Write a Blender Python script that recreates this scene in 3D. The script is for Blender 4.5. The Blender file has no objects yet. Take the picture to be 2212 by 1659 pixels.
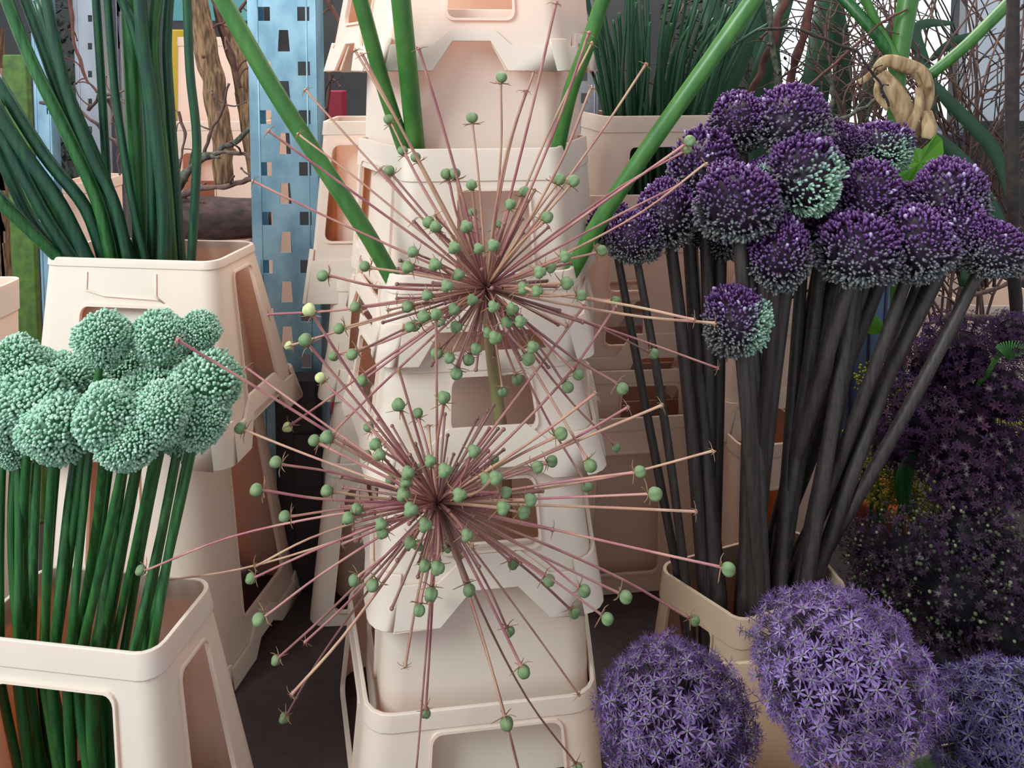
import bpy, bmesh, math, random
from mathutils import Vector, Matrix
R = random.Random(7)
SC = bpy.context.scene
COL = SC.collection
PI = math.pi
rad = math.radians

# ---------------------------------------------------------------- camera
FPX, CX, PITCH, EYE = 1750.0, 1106.0, rad(4.0), 0.87
PY0 = 150 + FPX * math.tan(PITCH)          # row of the optical axis; the eye level sits at row 150
cd = bpy.data.cameras.new('camera')
cam = bpy.data.objects.new('camera', cd); COL.objects.link(cam)
cam.location = (0, 0, EYE); cam.rotation_euler = (PI / 2 - PITCH, 0, 0)
cd.sensor_width = 36; cd.lens = FPX * 36 / 2212; cd.clip_start = 0.05
cd.shift_y = -(829.5 - PY0) / 2212
SC.camera = cam

# ---------------------------------------------------------------- world, lights, exposure
w = bpy.data.worlds.new('sky'); SC.world = w; w.use_nodes = True
nt = w.node_tree; nt.nodes.clear()
tc = nt.nodes.new('ShaderNodeTexCoord'); sx = nt.nodes.new('ShaderNodeSeparateXYZ')
mr = nt.nodes.new('ShaderNodeMapRange'); mr.inputs[1].default_value = 0.2; mr.inputs[2].default_value = 0.95
mr.inputs[3].default_value = 0.85; mr.inputs[4].default_value = 1.9
bg = nt.nodes.new('ShaderNodeBackground'); bg.inputs[0].default_value = (0.86, 0.93, 1, 1)
wo = nt.nodes.new('ShaderNodeOutputWorld')
nt.links.new(tc.outputs['Generated'], sx.inputs[0]); nt.links.new(sx.outputs[1], mr.inputs[0])
nt.links.new(mr.outputs[0], bg.inputs[1]); nt.links.new(bg.outputs[0], wo.inputs[0])
def area(name, loc, target, size, power, col):
    l = bpy.data.lights.new(name, 'AREA'); l.energy = power; l.size = size; l.color = col
    o = bpy.data.objects.new(name, l); COL.objects.link(o); o.location = loc
    o.rotation_euler = (Vector(target) - Vector(loc)).to_track_quat('-Z', 'Y').to_euler()
area('skylight_left', (-1.7, -0.5, 2.1), (-0.1, 1.0, 0.5), 1.2, 84, (0.90, 0.985, 1.0))
area('added_rear_light', (0.1, 2.3, 2.5), (0.0, 1.1, 0.3), 1.4, 70, (1.0, 0.95, 0.88))  # added lamp behind the stacks, makes the plastic glow orange from inside
SC.view_settings.view_transform = 'Standard'; SC.view_settings.look = 'None'
SC.view_settings.gamma = 1; SC.view_settings.use_curve_mapping = False
SC.view_settings.exposure = 0.0

# ---------------------------------------------------------------- helpers
def at(px, py, Y):
    x = (px - CX) / FPX; u = -(py - PY0) / FPX
    d = Vector((x, math.cos(PITCH) + u * math.sin(PITCH), -math.sin(PITCH) + u * math.cos(PITCH)))
    return Vector((0, 0, EYE)) + d * (Y / d.y)
def srgb(c):
    return tuple(((v / 255) / 12.92 if v / 255 <= 0.04045 else ((v / 255 + 0.055) / 1.055) ** 2.4) for v in c) + (1,)
def mat(name, c, rough=0.5, c2=None, scale=30, stretch=(1, 1, 1), bump=0, trans=None, tf=0.3, metal=0, spec=0.5, thr=(0.35, 0.65), attr=False, coat=0):
    m = bpy.data.materials.new(name); m.use_nodes = True; n = m.node_tree.nodes; L = m.node_tree.links
    b = n['Principled BSDF']; b.inputs['Base Color'].default_value = srgb(c)
    b.inputs['Roughness'].default_value = rough; b.inputs['Metallic'].default_value = metal
    b.inputs['Specular IOR Level'].default_value = spec
    if coat: b.inputs['Coat Weight'].default_value = coat
    t = n.new('ShaderNodeTexCoord'); mp = n.new('ShaderNodeMapping'); mp.inputs['Scale'].default_value = stretch
    L.new(t.outputs['Object'], mp.inputs[0])
    no = n.new('ShaderNodeTexNoise'); no.inputs['Scale'].default_value = scale; no.inputs['Detail'].default_value = 5
    L.new(mp.outputs[0], no.inputs['Vector'])
    out = None
    if c2:
        r = n.new('ShaderNodeValToRGB'); r.color_ramp.elements[0].position = thr[0]; r.color_ramp.elements[1].position = thr[1]
        r.color_ramp.elements[0].color = srgb(c); r.color_ramp.elements[1].color = srgb(c2)
        L.new(no.outputs[0], r.inputs[0]); out = r.outputs[0]; L.new(out, b.inputs['Base Color'])
    if attr:
        a = n.new('ShaderNodeAttribute'); a.attribute_name = 'Col'
        out = a.outputs['Color']; L.new(out, b.inputs['Base Color'])
    if bump:
        bp = n.new('ShaderNodeBump'); bp.inputs['Strength'].default_value = bump; bp.inputs['Distance'].default_value = 0.002
        L.new(no.outputs[0], bp.inputs['Height']); L.new(bp.outputs[0], b.inputs['Normal'])
    if trans:
        tr = n.new('ShaderNodeBsdfTranslucent'); tr.inputs[0].default_value = srgb(trans)
        mx = n.new('ShaderNodeMixShader'); mx.inputs[0].default_value = tf
        L.new(b.outputs[0], mx.inputs[1]); L.new(tr.outputs[0], mx.inputs[2]); L.new(mx.outputs[0], n['Material Output'].inputs[0])
    return m
M = {}
M['cream'] = mat('cream_plastic', (240, 237, 222), 0.42, (243, 240, 227), 9, trans=(255, 176, 88), tf=0.34, bump=0.02)
M['tan'] = mat('tan_shade_plastic', (228, 206, 174), 0.45, (231, 208, 178), 9, trans=(235, 150, 80), tf=0.25, bump=0.02)  # crate plastic with the dimmer light of the right side put into its colour
M['peach'] = mat('peach_shade_plastic', (244, 228, 208), 0.45, (247, 233, 215), 9, trans=(250, 166, 84), tf=0.34, bump=0.02)  # shaded copy of the cream plastic, the shade is put into the colour
M['steel'] = mat('galvanised_steel', (112, 148, 168), 0.42, (148, 182, 200), 22, (1, 1, 0.6), 0.05, metal=0.35)
M['steel_d'] = mat('grey_steel', (120, 122, 132), 0.5, (150, 152, 160), 14, (1, 1, 0.3), 0.05, metal=0.3)
M['table'] = mat('dark_brown_board', (48, 34, 36), 0.6, (58, 42, 43), 60, bump=0.1)
M['black'] = mat('black_metal', (38, 26, 30), 0.6, (46, 32, 36), 20)
M['wall'] = mat('dark_wall', (62, 60, 62), 0.8, (45, 46, 48), 3)
M['bark'] = mat('tan_bark', (150, 116, 84), 0.9, (78, 54, 40), 190, (1, 1, 0.16), 1.0)
M['log'] = mat('purple_brown_bark', (84, 58, 56), 0.8, (40, 28, 30), 60, (0.5, 1, 1), 1.0)
M['twig'] = mat('brown_twig', (112, 84, 76), 0.85, (72, 54, 50), 80, (1, 1, 0.3), 0.6)
M['twig_r'] = mat('red_brown_branch', (104, 58, 48), 0.8, (66, 40, 38), 80, (1, 1, 0.3), 0.6)
M['twig_g'] = mat('lichen_branch', (96, 96, 84), 0.9, (52, 48, 44), 120, bump=0.9)
M['twig_k'] = mat('dark_twig', (58, 46, 44), 0.85, (38, 30, 30), 80, bump=0.6)
M['stem_t'] = mat('teal_green_stem', (12, 50, 42), 0.42, (26, 74, 40), 200, (1, 1, 0.05), 0.2, coat=0.1)
M['stem_g'] = mat('fresh_green_stem', (20, 70, 32), 0.42, (44, 100, 42), 220, (1, 1, 0.05), 0.2, coat=0.1)
M['stem_l'] = mat('light_green_stem', (48, 98, 38), 0.42, (70, 118, 50), 60, (1, 1, 0.15), 0.12, coat=0.1)
M['stem_o'] = mat('olive_stem', (128, 132, 80), 0.5, (142, 104, 88), 20, (1, 1, 0.3))
M['stem_k'] = mat('dark_brown_stem', (48, 42, 40), 0.48, (70, 60, 58), 240, (1, 1, 0.05), 0.3)
M['chive'] = mat('dark_chive', (18, 58, 36), 0.5, (30, 78, 46), 40, (1, 1, 0.06))
M['mauve'] = mat('mauve_pedicel', (150, 88, 96), 0.5, (172, 122, 108), 26, thr=(0.4, 0.6))
M['tan_ped'] = mat('straw_pedicel', (178, 142, 112), 0.55, (160, 108, 98), 26)
M['brown_ped'] = mat('brown_pedicel', (118, 82, 72), 0.55, (138, 88, 88), 26)
M['capsule'] = mat('seed_capsule_green', (84, 108, 68), 0.5, (128, 150, 104), 500, bump=0.3)
M['capsule_y'] = mat('seed_capsule_pale', (196, 196, 140), 0.45, (160, 176, 118), 260)
M['dry'] = mat('dry_brown', (120, 86, 60), 0.8, (150, 116, 84), 200)
M['attr'] = mat('floret_colour', (120, 80, 140), 0.5, attr=True, spec=0.3)
M['petal'] = mat('petal_colour', (120, 80, 140), 0.55, attr=True, spec=0.2, trans=(150, 110, 190), tf=0.2)
M['leaf'] = mat('strap_leaf', (34, 70, 46), 0.45, (52, 92, 64), 12, (1, 1, 0.1))
M['leaf_b'] = mat('bright_leaf', (72, 132, 30), 0.5, (96, 152, 40), 30, bump=0.5, trans=(130, 200, 40), tf=0.3)
M['husk'] = mat('dry_husk', (190, 162, 122), 0.7, (140, 108, 74), 90, (1, 1, 0.2), 1.0, thr=(0.4, 0.62))
M['yellow'] = mat('yellow_florets', (170, 160, 30), 0.7, (120, 130, 30), 200)
M['teal'] = mat('teal_board', (70, 132, 136), 0.6, (84, 150, 152), 8)
M['ybox'] = mat('yellow_card', (206, 170, 34), 0.6)
M['blue'] = mat('dark_blue_plastic', (34, 32, 66), 0.5)
M['blueb'] = mat('light_blue_plastic', (98, 128, 170), 0.5, (130, 160, 196), 6)
M['grey'] = mat('pale_grey_board', (176, 184, 194), 0.7, (190, 198, 206), 4)
M['terra'] = mat('terracotta', (184, 88, 46), 0.7)
M['foliage'] = mat('dark_foliage', (48, 54, 40), 0.8, (30, 34, 28), 30)
M['lime'] = mat('lime_paint', (76, 106, 34), 0.7, (54, 80, 30), 60)
M['red'] = mat('crimson_plastic', (140, 20, 50), 0.5)
M['frame'] = mat('window_frame_grey', (110, 112, 118), 0.6)

def tag(o, label=None, cat=None, group=None, kind=None):
    if label: o['label'] = label
    if cat: o['category'] = cat
    if group: o['group'] = group
    if kind: o['kind'] = kind
    return o
def empty(name, loc, label, cat, group=None, rz=0):
    o = bpy.data.objects.new(name, None); COL.objects.link(o); o.location = loc; o.rotation_euler = (0, 0, rz)
    o.empty_display_size = 0.02
    return tag(o, label, cat, group)
def link(name, me, parent=None):
    o = bpy.data.objects.new(name, me); COL.objects.link(o)
    if parent: o.parent = parent
    return o
class MB:
    def __init__(s, org=(0, 0, 0)):
        s.v = []; s.f = []; s.c = []; s.o = Vector(org); s.col = None
    def V(s, p):
        s.v.append(Vector(p) - s.o); s.c.append(s.col or (1, 1, 1, 1)); return len(s.v) - 1
    def box(s, a, b):
        x0, y0, z0 = a; x1, y1, z1 = b
        i = [s.V(p) for p in ((x0,y0,z0),(x1,y0,z0),(x1,y1,z0),(x0,y1,z0),(x0,y0,z1),(x1,y0,z1),(x1,y1,z1),(x0,y1,z1))]
        for q in ((3,2,1,0),(4,5,6,7),(0,1,5,4),(1,2,6,5),(2,3,7,6),(3,0,4,7)): s.f.append([i[k] for k in q])
    def tube(s, pts, rs, n=8, sub=4, cap=True, flat=1.0):
        P = [Vector(p) for p in pts]
        if not isinstance(rs, (list, tuple)): rs = [rs] * len(P)
        if sub > 1 and len(P) > 2:
            Q = []; q = []
            for i in range(len(P) - 1):
                p0 = P[max(i-1, 0)]; p1 = P[i]; p2 = P[i+1]; p3 = P[min(i+2, len(P)-1)]
                for k in range(sub):
                    t = k / sub
                    Q.append(0.5 * ((2*p1) + (p2-p0)*t + (2*p0-5*p1+4*p2-p3)*t*t + (3*p1-p0-3*p2+p3)*t**3))
                    q.append(rs[i] + (rs[i+1]-rs[i]) * t)
            Q.append(P[-1]); q.append(rs[-1]); P, rs = Q, q
        u = None; prev = None
        for i, p in enumerate(P):
            d = (P[min(i+1, len(P)-1)] - P[max(i-1, 0)]).normalized()
            if u is None:
                u = d.cross(Vector((0, 1, 0)));
                if u.length < 0.05: u = d.cross(Vector((1, 0, 0)))
            u = (u - d * u.dot(d)).normalized(); v = d.cross(u)
            ring = [s.V(p + (u * math.cos(2*PI*k/n) + v * math.sin(2*PI*k/n) * flat) * rs[i]) for k in range(n)]
            if prev:
                for k in range(n): s.f.append([prev[k], prev[(k+1) % n], ring[(k+1) % n], ring[k]])
            elif cap: s.f.append(list(reversed(ring)))
            prev = ring
        if cap: s.f.append(prev)
    def sphere(s, c, r, n=8, m=6, sq=(1, 1, 1)):
        c = Vector(c); rows = []
        for j in range(1, m):
            th = PI * j / m
            rows.append([s.V(c + Vector((math.sin(th)*math.cos(2*PI*k/n)*r*sq[0], math.sin(th)*math.sin(2*PI*k/n)*r*sq[1], math.cos(th)*r*sq[2]))) for k in range(n)])
        t = s.V(c + Vector((0, 0, r*sq[2]))); b = s.V(c - Vector((0, 0, r*sq[2])))
        for k in range(n):
            s.f.append([t, rows[0][k], rows[0][(k+1) % n]]); s.f.append([b, rows[-1][(k+1) % n], rows[-1][k]])
            for j in range(len(rows)-1): s.f.append([rows[j][k], rows[j+1][k], rows[j+1][(k+1) % n], rows[j][(k+1) % n]])
    def mesh(s, name, m, smooth=True):
        me = bpy.data.meshes.new(name); me.from_pydata([tuple(p) for p in s.v], [], s.f); me.materials.append(m)
        if any(c != (1, 1, 1, 1) for c in s.c):
            ca = me.color_attributes.new('Col', 'FLOAT_COLOR', 'POINT')
            ca.data.foreach_set('color', [x for c in s.c for x in c])
        if smooth: me.polygons.foreach_set('use_smooth', [True] * len(me.polygons))
        me.update(); return me
    def build(s, name, m, parent=None, smooth=True):
        return link(name, s.mesh(name, m, smooth), parent)
def bevel(o, wd, seg=2):
    b = o.modifiers.new('bevel', 'BEVEL'); b.width = wd; b.segments = seg; b.limit_method = 'ANGLE'; b.angle_limit = rad(35); return o
ORD = ['first','second','third','fourth','fifth','sixth','seventh','eighth','ninth','tenth','eleventh','twelfth','thirteenth','fourteenth','fifteenth','sixteenth','seventeenth','eighteenth','nineteenth','twentieth','twenty-first','twenty-second','twenty-third','twenty-fourth','twenty-fifth','twenty-sixth','twenty-seventh','twenty-eighth','twenty-ninth','thirtieth']

# ---------------------------------------------------------------- the setting
def struct(name, mb, m): return tag(mb.build(name, m, smooth=False), kind='structure')
b = MB(); b.box((-3, 0.15, -0.04), (3, 3.5, 0)); struct('floor', b, M['table'])
def wall_with_window(Y, x0, x1, z0, z1, h0, h1, k0, k1):
    b = MB()
    b.box((x0, Y, z0), (h0, Y+0.06, z1)); b.box((h1, Y, z0), (x1, Y+0.06, z1))
    b.box((h0, Y, z0), (h1, Y+0.06, k0)); b.box((h0, Y, k1), (h1, Y+0.06, z1)); return b
p0 = at(1650, 268, 3.0); p1 = at(2085, -300, 3.0)
struct('wall_back', wall_with_window(3.0, -3, 3, 0, 2.6, p0.x, p1.x, p0.z, p1.z), M['wall'])
b = MB()
for a, c in (((p0.x-.03, 2.96, p0.z-.03), (p1.x+.03, 2.999, p0.z)), ((p1.x, 2.96, p0.z), (p1.x+.03, 2.999, p1.z)), ((p0.x-.03, 2.96, p0.z), (p0.x, 2.999, p1.z))): b.box(a, c)
struct('window_1', b, M['frame'])

# ---------------------------------------------------------------- crates (open tapering collars and buckets of moulded plastic)
def ring(w, d, r, z, bw, inset, k=4):
    """chamfered/rounded rectangle, front at y=inset; returns (points, flats) flats = index pairs F,R,B,L"""
    x0, x1 = -w/2, w/2; y0, y1 = inset, inset + d
    pts = []
    for (cx, cy, a0) in ((x0+r, y0+r, PI), (x1-r, y0+r, 1.5*PI), (x1+bw-r, y1-r, 0), (x0-bw+r, y1-r, .5*PI)):
        for j in range(k+1):
            a = a0 + (PI/2) * j / k
            pts.append(Vector((cx + r*math.cos(a), cy + r*math.sin(a), z)))
    return pts
def rrect(u0, u1, v0, v1, r, n=4):
    out = []
    for cu, cv, a0 in ((u0+r, v0+r, PI), (u1-r, v0+r, 1.5*PI), (u1-r, v1-r, 0), (u0+r, v1-r, .5*PI)):
        for j in range(n+1):
            a = a0 + PI/2*j/n; out.append((cu + r*math.cos(a), cv + r*math.sin(a)))
    return out
def fill(bm, loops):
    es = []
    for lp in loops:
        vs = [bm.verts.new(p) for p in lp]
        for i in range(len(vs)): es.append(bm.edges.new((vs[i], vs[(i+1) % len(vs)])))
    bmesh.ops.triangle_fill(bm, edges=es, use_beauty=True, use_dissolve=False)
def shell(name, A, B, k, parent, m, holes={}, outline={}, th=0.003, base=False, frames=None):
    """walls between bottom ring A and top ring B; holes: side -> list of window loops (fractions); outline: side -> polygon (fractions)"""
    bm = bmesh.new(); n = len(A); per = k + 1
    fl = {'F': per-1, 'R': 2*per-1, 'B': 3*per-1, 'L': 4*per-1}
    inv = {v: s for s, v in fl.items()}
    for i in range(n):
        j = (i+1) % n; a, b_, c, d = A[i], A[j], B[j], B[i]
        def uv(u, v, a=a, b_=b_, c=c, d=d): return (a.lerp(b_, u)).lerp(d.lerp(c, u), v)
        s = inv.get(i)
        if s and (s in holes or s in outline):
            out = outline.get(s) or [(0, 0), (1, 0), (1, 1), (0, 1)]
            fill(bm, [[uv(*q) for q in out]] + [[uv(*q) for q in h] for h in holes.get(s, [])])
        else:
            bm.faces.new([bm.verts.new(p) for p in (a, b_, c, d)])
    if base: bm.faces.new([bm.verts.new(p) for p in A])
    bmesh.ops.remove_doubles(bm, verts=bm.verts, dist=1e-5)
    bmesh.ops.recalc_face_normals(bm, faces=bm.faces)
    # outward normals
    c = sum((f.calc_center_median() for f in bm.faces), Vector()) / len(bm.faces)
    sc = sum((f.calc_center_median() - c).dot(f.normal) * f.calc_area() for f in bm.faces)
    if sc < 0: bmesh.ops.reverse_faces(bm, faces=bm.faces)
    me = bpy.data.meshes.new(name); bm.to_mesh(me); bm.free(); me.materials.append(m)
    o = link(name, me, parent)
    md = o.modifiers.new('thick', 'SOLIDIFY'); md.thickness = th; md.offset = -1
    bevel(o, 0.0012, 2)
    me.polygons.foreach_set('use_smooth', [True]*len(me.polygons))
    wn = o.modifiers.new('wn', 'WEIGHTED_NORMAL'); wn.weight = 100; wn.keep_sharp = True
    return o
def lipring(name, A, B, parent, m, th=0.004, k=4, outline={}):
    return shell(name, A, B, k, parent, m, {}, outline, th)
def crate(name, label, cat, group, fr, D, yt, yb, rz=0, d0=0.2, d1=0.18, w1=None, r=0.03, bw=0.0, win={}, m='cream', flange=None, notch=(0.3, 0.7), notchh=0.75, rim=0.022, floor=False, base=False, nc=0.10, ins=None, fh=None, wf=True, plate=None, zt=None, zb=None):
    """fr = (px left, px right) of the front at its bottom row yb; w1 = (px left, px right) at the top row yt.
    win: side -> list of (u0,u1,v0,v1) ; flange: px rows height of the bottom skirt"""
    a = at((fr[0]+fr[1])/2, yb, D); W = (fr[1]-fr[0]) * D / FPX
    z0 = 0.0 if floor else a.z
    if zb is not None: z0 = zb
    z1 = at(0, yt, D).z if zt is None else zt
    W1 = (w1[1]-w1[0]) * D / FPX if w1 else W * 0.92
    e = empty(name, (a.x, D, z0), label, cat, group, rad(rz))
    if floor: e.location.z = 0.0005
    H = z1 - z0
    if w1: sh = ((w1[0]+w1[1])/2 - (fr[0]+fr[1])/2) * D / FPX
    else: sh = 0
    A = ring(W, d0, r, 0, bw, 0); B = ring(W1, d1, r, H, bw*0.9, (d0-d1)/4 if ins is None else ins)
    for p in B: p.x += sh
    holes = {}
    def lens(i): return (A[i]-A[(i+1) % 20]).length
    idx = {'F': 4, 'R': 9, 'B': 14, 'L': 19}
    for s, ws in win.items():
        Ls = lens(idx[s]); hl = []
        for (u0, u1, v0, v1) in ws:
            rr = 0.012
            lp = rrect(0, (u1-u0)*Ls, 0, (v1-v0)*H, min(rr, (u1-u0)*Ls*0.3, (v1-v0)*H*0.3))
            hl.append([(u0 + q[0]/Ls, v0 + q[1]/H) for q in lp])
        holes[s] = hl
    fz = (fh if fh else 0.05)
    bo = {}
    for s in (flange or ''):
        n0, n1 = notch; q = notchh*fz/H
        bo[s] = [(0, 0), (n0-nc, 0), (n0, q), (n1, q), (n1+nc, 0), (1, 0), (1, 1), (0, 1)]
    body = shell('body', A, B, 4, e, M[m], holes, bo, 0.003, base)
    def at_h(t, off):
        return [p.lerp(q, t) + (p.lerp(q, t) - Vector((sh*t, (d0)/2, p.lerp(q, t).z))).normalized() * off for p, q in zip(A, B)]
    if flange:
        t = fz / H
        F0 = at_h(0, 0.010); F1 = at_h(t, 0.006)
        for p in F0: p.z = 0
        n0, n1 = notch; c = nc
        nh = notchh
        ol = [(0, 0), (n0-c, 0), (n0, nh), (n1, nh), (n1+c, 0), (1, 0), (1, 0.8), (n1+c+0.03, 0.8), (n1+0.03, 1.25), (n0-0.03, 1.25), (n0-c-0.03, 0.8), (0, 0.8)]
        out = {s: ol for s in flange}
        F = lipring('skirt', F0, F1, e, M[m], 0.005, 4, out)
    if rim:
        t = 1 - rim / H
        lipring('rim', at_h(t, 0.0022), at_h(1.0, 0.0022), e, M[m], 0.003)
    if wf:
        for s, hl in holes.items():
            i = idx[s]; j = (i+1) % 20
            nrm = (A[j]-A[i]).cross(B[i]-A[i]).normalized()
            if nrm.dot(A[i]-Vector((0, d0/2, 0))) < 0: nrm = -nrm
            for h in hl:
                bm = bmesh.new()
                def uv(u, v): return A[i].lerp(A[j], u).lerp(B[i].lerp(B[j], u), v) + nrm*0.0018
                cu = sum(q[0] for q in h)/len(h); cv = sum(q[1] for q in h)/len(h)
                Ls = lens(i)
                pv = [bm.verts.new(uv(*q)) for q in h]
                pw = []
                for q in h:
                    su = 1 if q[0] > cu else -1; sv = 1 if q[1] > cv else -1
                    pw.append(bm.verts.new(uv(q[0] + su*0.003/Ls, q[1] + sv*0.003/H)))
                for q in range(len(h)):
                    try: bm.faces.new((pv[q], pv[(q+1) % len(h)], pw[(q+1) % len(h)], pw[q]))
                    except ValueError: pass
                bmesh.ops.recalc_face_normals(bm, faces=bm.faces)
                me = bpy.data.meshes.new('window_lip'); bm.to_mesh(me); bm.free(); me.materials.append(M[m])
                o = link('window_lip', me, e); md = o.modifiers.new('t', 'SOLIDIFY'); md.thickness = 0.0035; md.offset = 0
    if plate:
        b = MB(); i = 4; j = 5
        def uv(u, v): return A[i].lerp(A[j], u).lerp(B[i].lerp(B[j], u), v) + Vector((0, -0.001, 0))
        b.tube([uv(*q) for q in plate], 0.0016, 6, 1)
        b.build('moulded_rib', M[m], e)
    e['_dims'] = [W, d0, H]
    del e['_dims']
    return e
CG = 'cream crates of the middle stack'
F_ALL = 'FRBL'
# middle stack, bottom to top
crate('flower_crate', 'cream crate at the very bottom of the middle stack, wide front window', 'crate', CG, (748, 1345), 0.88, 1530, 1760, rz=8, d0=0.27, d1=0.25, w1=(775, 1318), r=0.035, bw=0.03, win={'F': [(0.22, 0.93, 0.0, 0.80)], 'L': [(0.12, 0.86, 0.1, 0.82)], 'R': [(0.12, 0.86, 0.1, 0.82)]}, floor=True)
crate('flower_crate', 'plain cream crate body rising from the bottom crate of the middle stack', 'crate', CG, (800, 1308), 0.908, 1190, 1560, rz=8, d0=0.235, d1=0.19, w1=(822, 1290), r=0.03, bw=0.02, win={'L': [(0.2, 0.8, 0.3, 0.9)]}, zb=0.03, ins=0.018)
crate('crate_collar', 'cream crate collar above the plain body, skirt under the lower starburst', 'crate', CG, (798, 1318), 0.897, 960, 1338, rz=8, d0=0.25, d1=0.17, w1=(842, 1276), r=0.03, bw=0.03, win={'F': [(0.20, 0.82, 0.36, 0.72)], 'L': [(0.15, 0.85, 0.36, 0.85)]}, flange='FRBL', fh=0.058, notch=(0.40, 0.66), notchh=0.6, nc=0.16, ins=0.045)
crate('crate_collar', 'cream crate collar with broad skirt, between the two starburst heads', 'crate', CG, (796, 1322), 0.915, 776, 1035, rz=8, d0=0.26, d1=0.2, w1=(832, 1268), r=0.03, bw=0.04, win={'F': [(0.28, 0.80, 0.38, 0.80)], 'L': [(0.15, 0.85, 0.36, 0.85)]}, flange='FRBL', fh=0.048, notch=(0.30, 0.70), notchh=0.3, nc=0.12, ins=0.03)
crate('crate_collar', 'low cream collar around the middle stack at the upper starburst centre', 'crate', CG, (818, 1288), 0.93, 594, 782, rz=7, d0=0.27, d1=0.24, w1=(836, 1256), r=0.026, bw=0.05, flange='FL', fh=0.05, notch=(0.22, 0.80), notchh=0.75, ins=0.01, win={'L': [(0.15, 0.85, 0.4, 0.85)]})
crate('crate_collar', 'tall cream crate collar behind the upper starburst, open rim at top', 'crate', CG, (848, 1250), 0.972, 322, 660, rz=6, d0=0.24, d1=0.2, w1=(868, 1222), r=0.022, bw=0.07, win={'F': [(0.30, 0.84, 0.16, 0.73)], 'L': [(0.12, 0.88, 0.2, 0.84)]}, flange=None, rim=0.04, ins=0.01)
crate('flower_crate', 'cream crate body standing in the open rim of the middle stack', 'crate', CG, (862, 1222), 1.02, 20, 620, rz=6, d0=0.19, d1=0.185, w1=(876, 1208), r=0.022, bw=0.06)
crate('crate_collar', 'topmost cream crate collar of the middle stack, cut by upper frame edge', 'crate', CG, (800, 1232), 0.99, -260, 153, rz=6, d0=0.23, d1=0.16, w1=(880, 1190), r=0.024, bw=0.07, win={'F': [(0.32, 0.78, 0.28, 0.8)], 'L': [(0.2, 0.8, 0.28, 0.8)]}, flange='FRBL', fh=0.04, notch=(0.38, 0.62), notchh=0.9)
# second stack, behind and to the left
BG = 'cream crates of the stack behind the middle one'
crate('flower_crate', 'lowest cream crate of the narrow stack beside the steel post', 'crate', BG, (655, 1180), 1.22, 1000, 1500, rz=4, d0=0.2, d1=0.18, w1=(700, 1150), win={'F': [(0.03, 0.2, 0.1, 0.85)]}, m='cream', zb=0.0)
crate('crate_collar', 'cream collar with skirt beside the steel post, left of lower starburst', 'crate', BG, (696, 1180), 1.235, 800, 1010, rz=4, d0=0.2, d1=0.17, w1=(722, 1150), win={'F': [(0.03, 0.2, 0.4, 0.85)]}, flange='FRBL', fh=0.05)
crate('crate_collar', 'cream collar beside the steel post, level with the dark box top', 'crate', BG, (690, 1180), 1.25, 600, 860, rz=4, d0=0.2, d1=0.17, w1=(712, 1150), win={'F': [(0.03, 0.2, 0.35, 0.85)]}, flange='FRBL', fh=0.05)
crate('crate_collar', 'cream collar with tall orange window beside the steel post, topmost there', 'crate', BG, (664, 1210), 1.265, 262, 650, rz=4, d0=0.2, d1=0.15, w1=(702, 1245), r=0.008, win={'F': [(0.025, 0.185, 0.34, 0.87)]}, flange='FRBL', fh=0.085, notch=(0.4, 0.6))
crate('flower_crate', 'inner cream bucket seen through the windows beside the steel post', 'crate', BG, (715, 1180), 1.29, 300, 1400, rz=4, d0=0.15, d1=0.1, w1=(730, 1150), zb=0.002, rim=None, r=0.02)
# tall stack on the left
LG = 'cream crates of the tall left stack'
crate('flower_crate', 'lower cream crate of the left stack behind green stems, orange side window', 'crate', LG, (28, 492), 1.06, 608, 1600, rz=-10, d0=0.3, d1=0.16, ins=0.034, w1=(92, 420), r=0.05, win={'F': [(0.18, 0.72, 0.30, 0.56)], 'R': [(0.22, 0.9, 0.12, 0.62)]}, floor=True, m='cream', flange='FRBL', fh=0.035, notch=(0.4, 0.6), notchh=0.5)
crate('flower_crate', 'inner white bucket seen through the front window of the lower left stack', 'crate', LG, (60, 440), 1.1, 950, 1500, rz=-10, d0=0.15, d1=0.12, w1=(80, 420), zb=0.003, rim=None)
crate('crate_collar', 'upper white crate collar of the left stack holding dark green stems', 'crate', LG, (22, 508), 1.05, 572, 1000, rz=-7, d0=0.26, d1=0.13, w1=(50, 466), r=0.022, win={'F': [(0.20, 0.80, 0.18, 0.76)], 'R': [(0.25, 0.8, 0.12, 0.90)]}, flange='FRBL', fh=0.055, notch=(0.3, 0.7), rim=0.012,
      plate=[(0.22, 0.93), (0.225, 0.84), (0.35, 0.815), (0.70, 0.805), (0.75, 0.79), (0.70, 0.82), (0.70, 0.93)])
crate('flower_crate', 'white crate in the lower left corner holding green allium stems', 'crate', None, (-160, 412), 0.76, 1424, 1900, rz=-8, d0=0.2, d1=0.12, w1=(-130, 352), r=0.022, win={'F': [(0.1, 0.86, 0.08, 0.85)], 'R': [(0.2, 0.8, 0.2, 0.84)]}, zb=0.0, rim=0.028)
crate('flower_crate', 'cream crate edge cut by the left frame edge', 'crate', None, (-300, -6), 1.2, 628, 1500, rz=0, d0=0.1, d1=0.08, w1=(-300, 26), r=0.02, zb=0.0, flange=None, rim=0.05)
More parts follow.
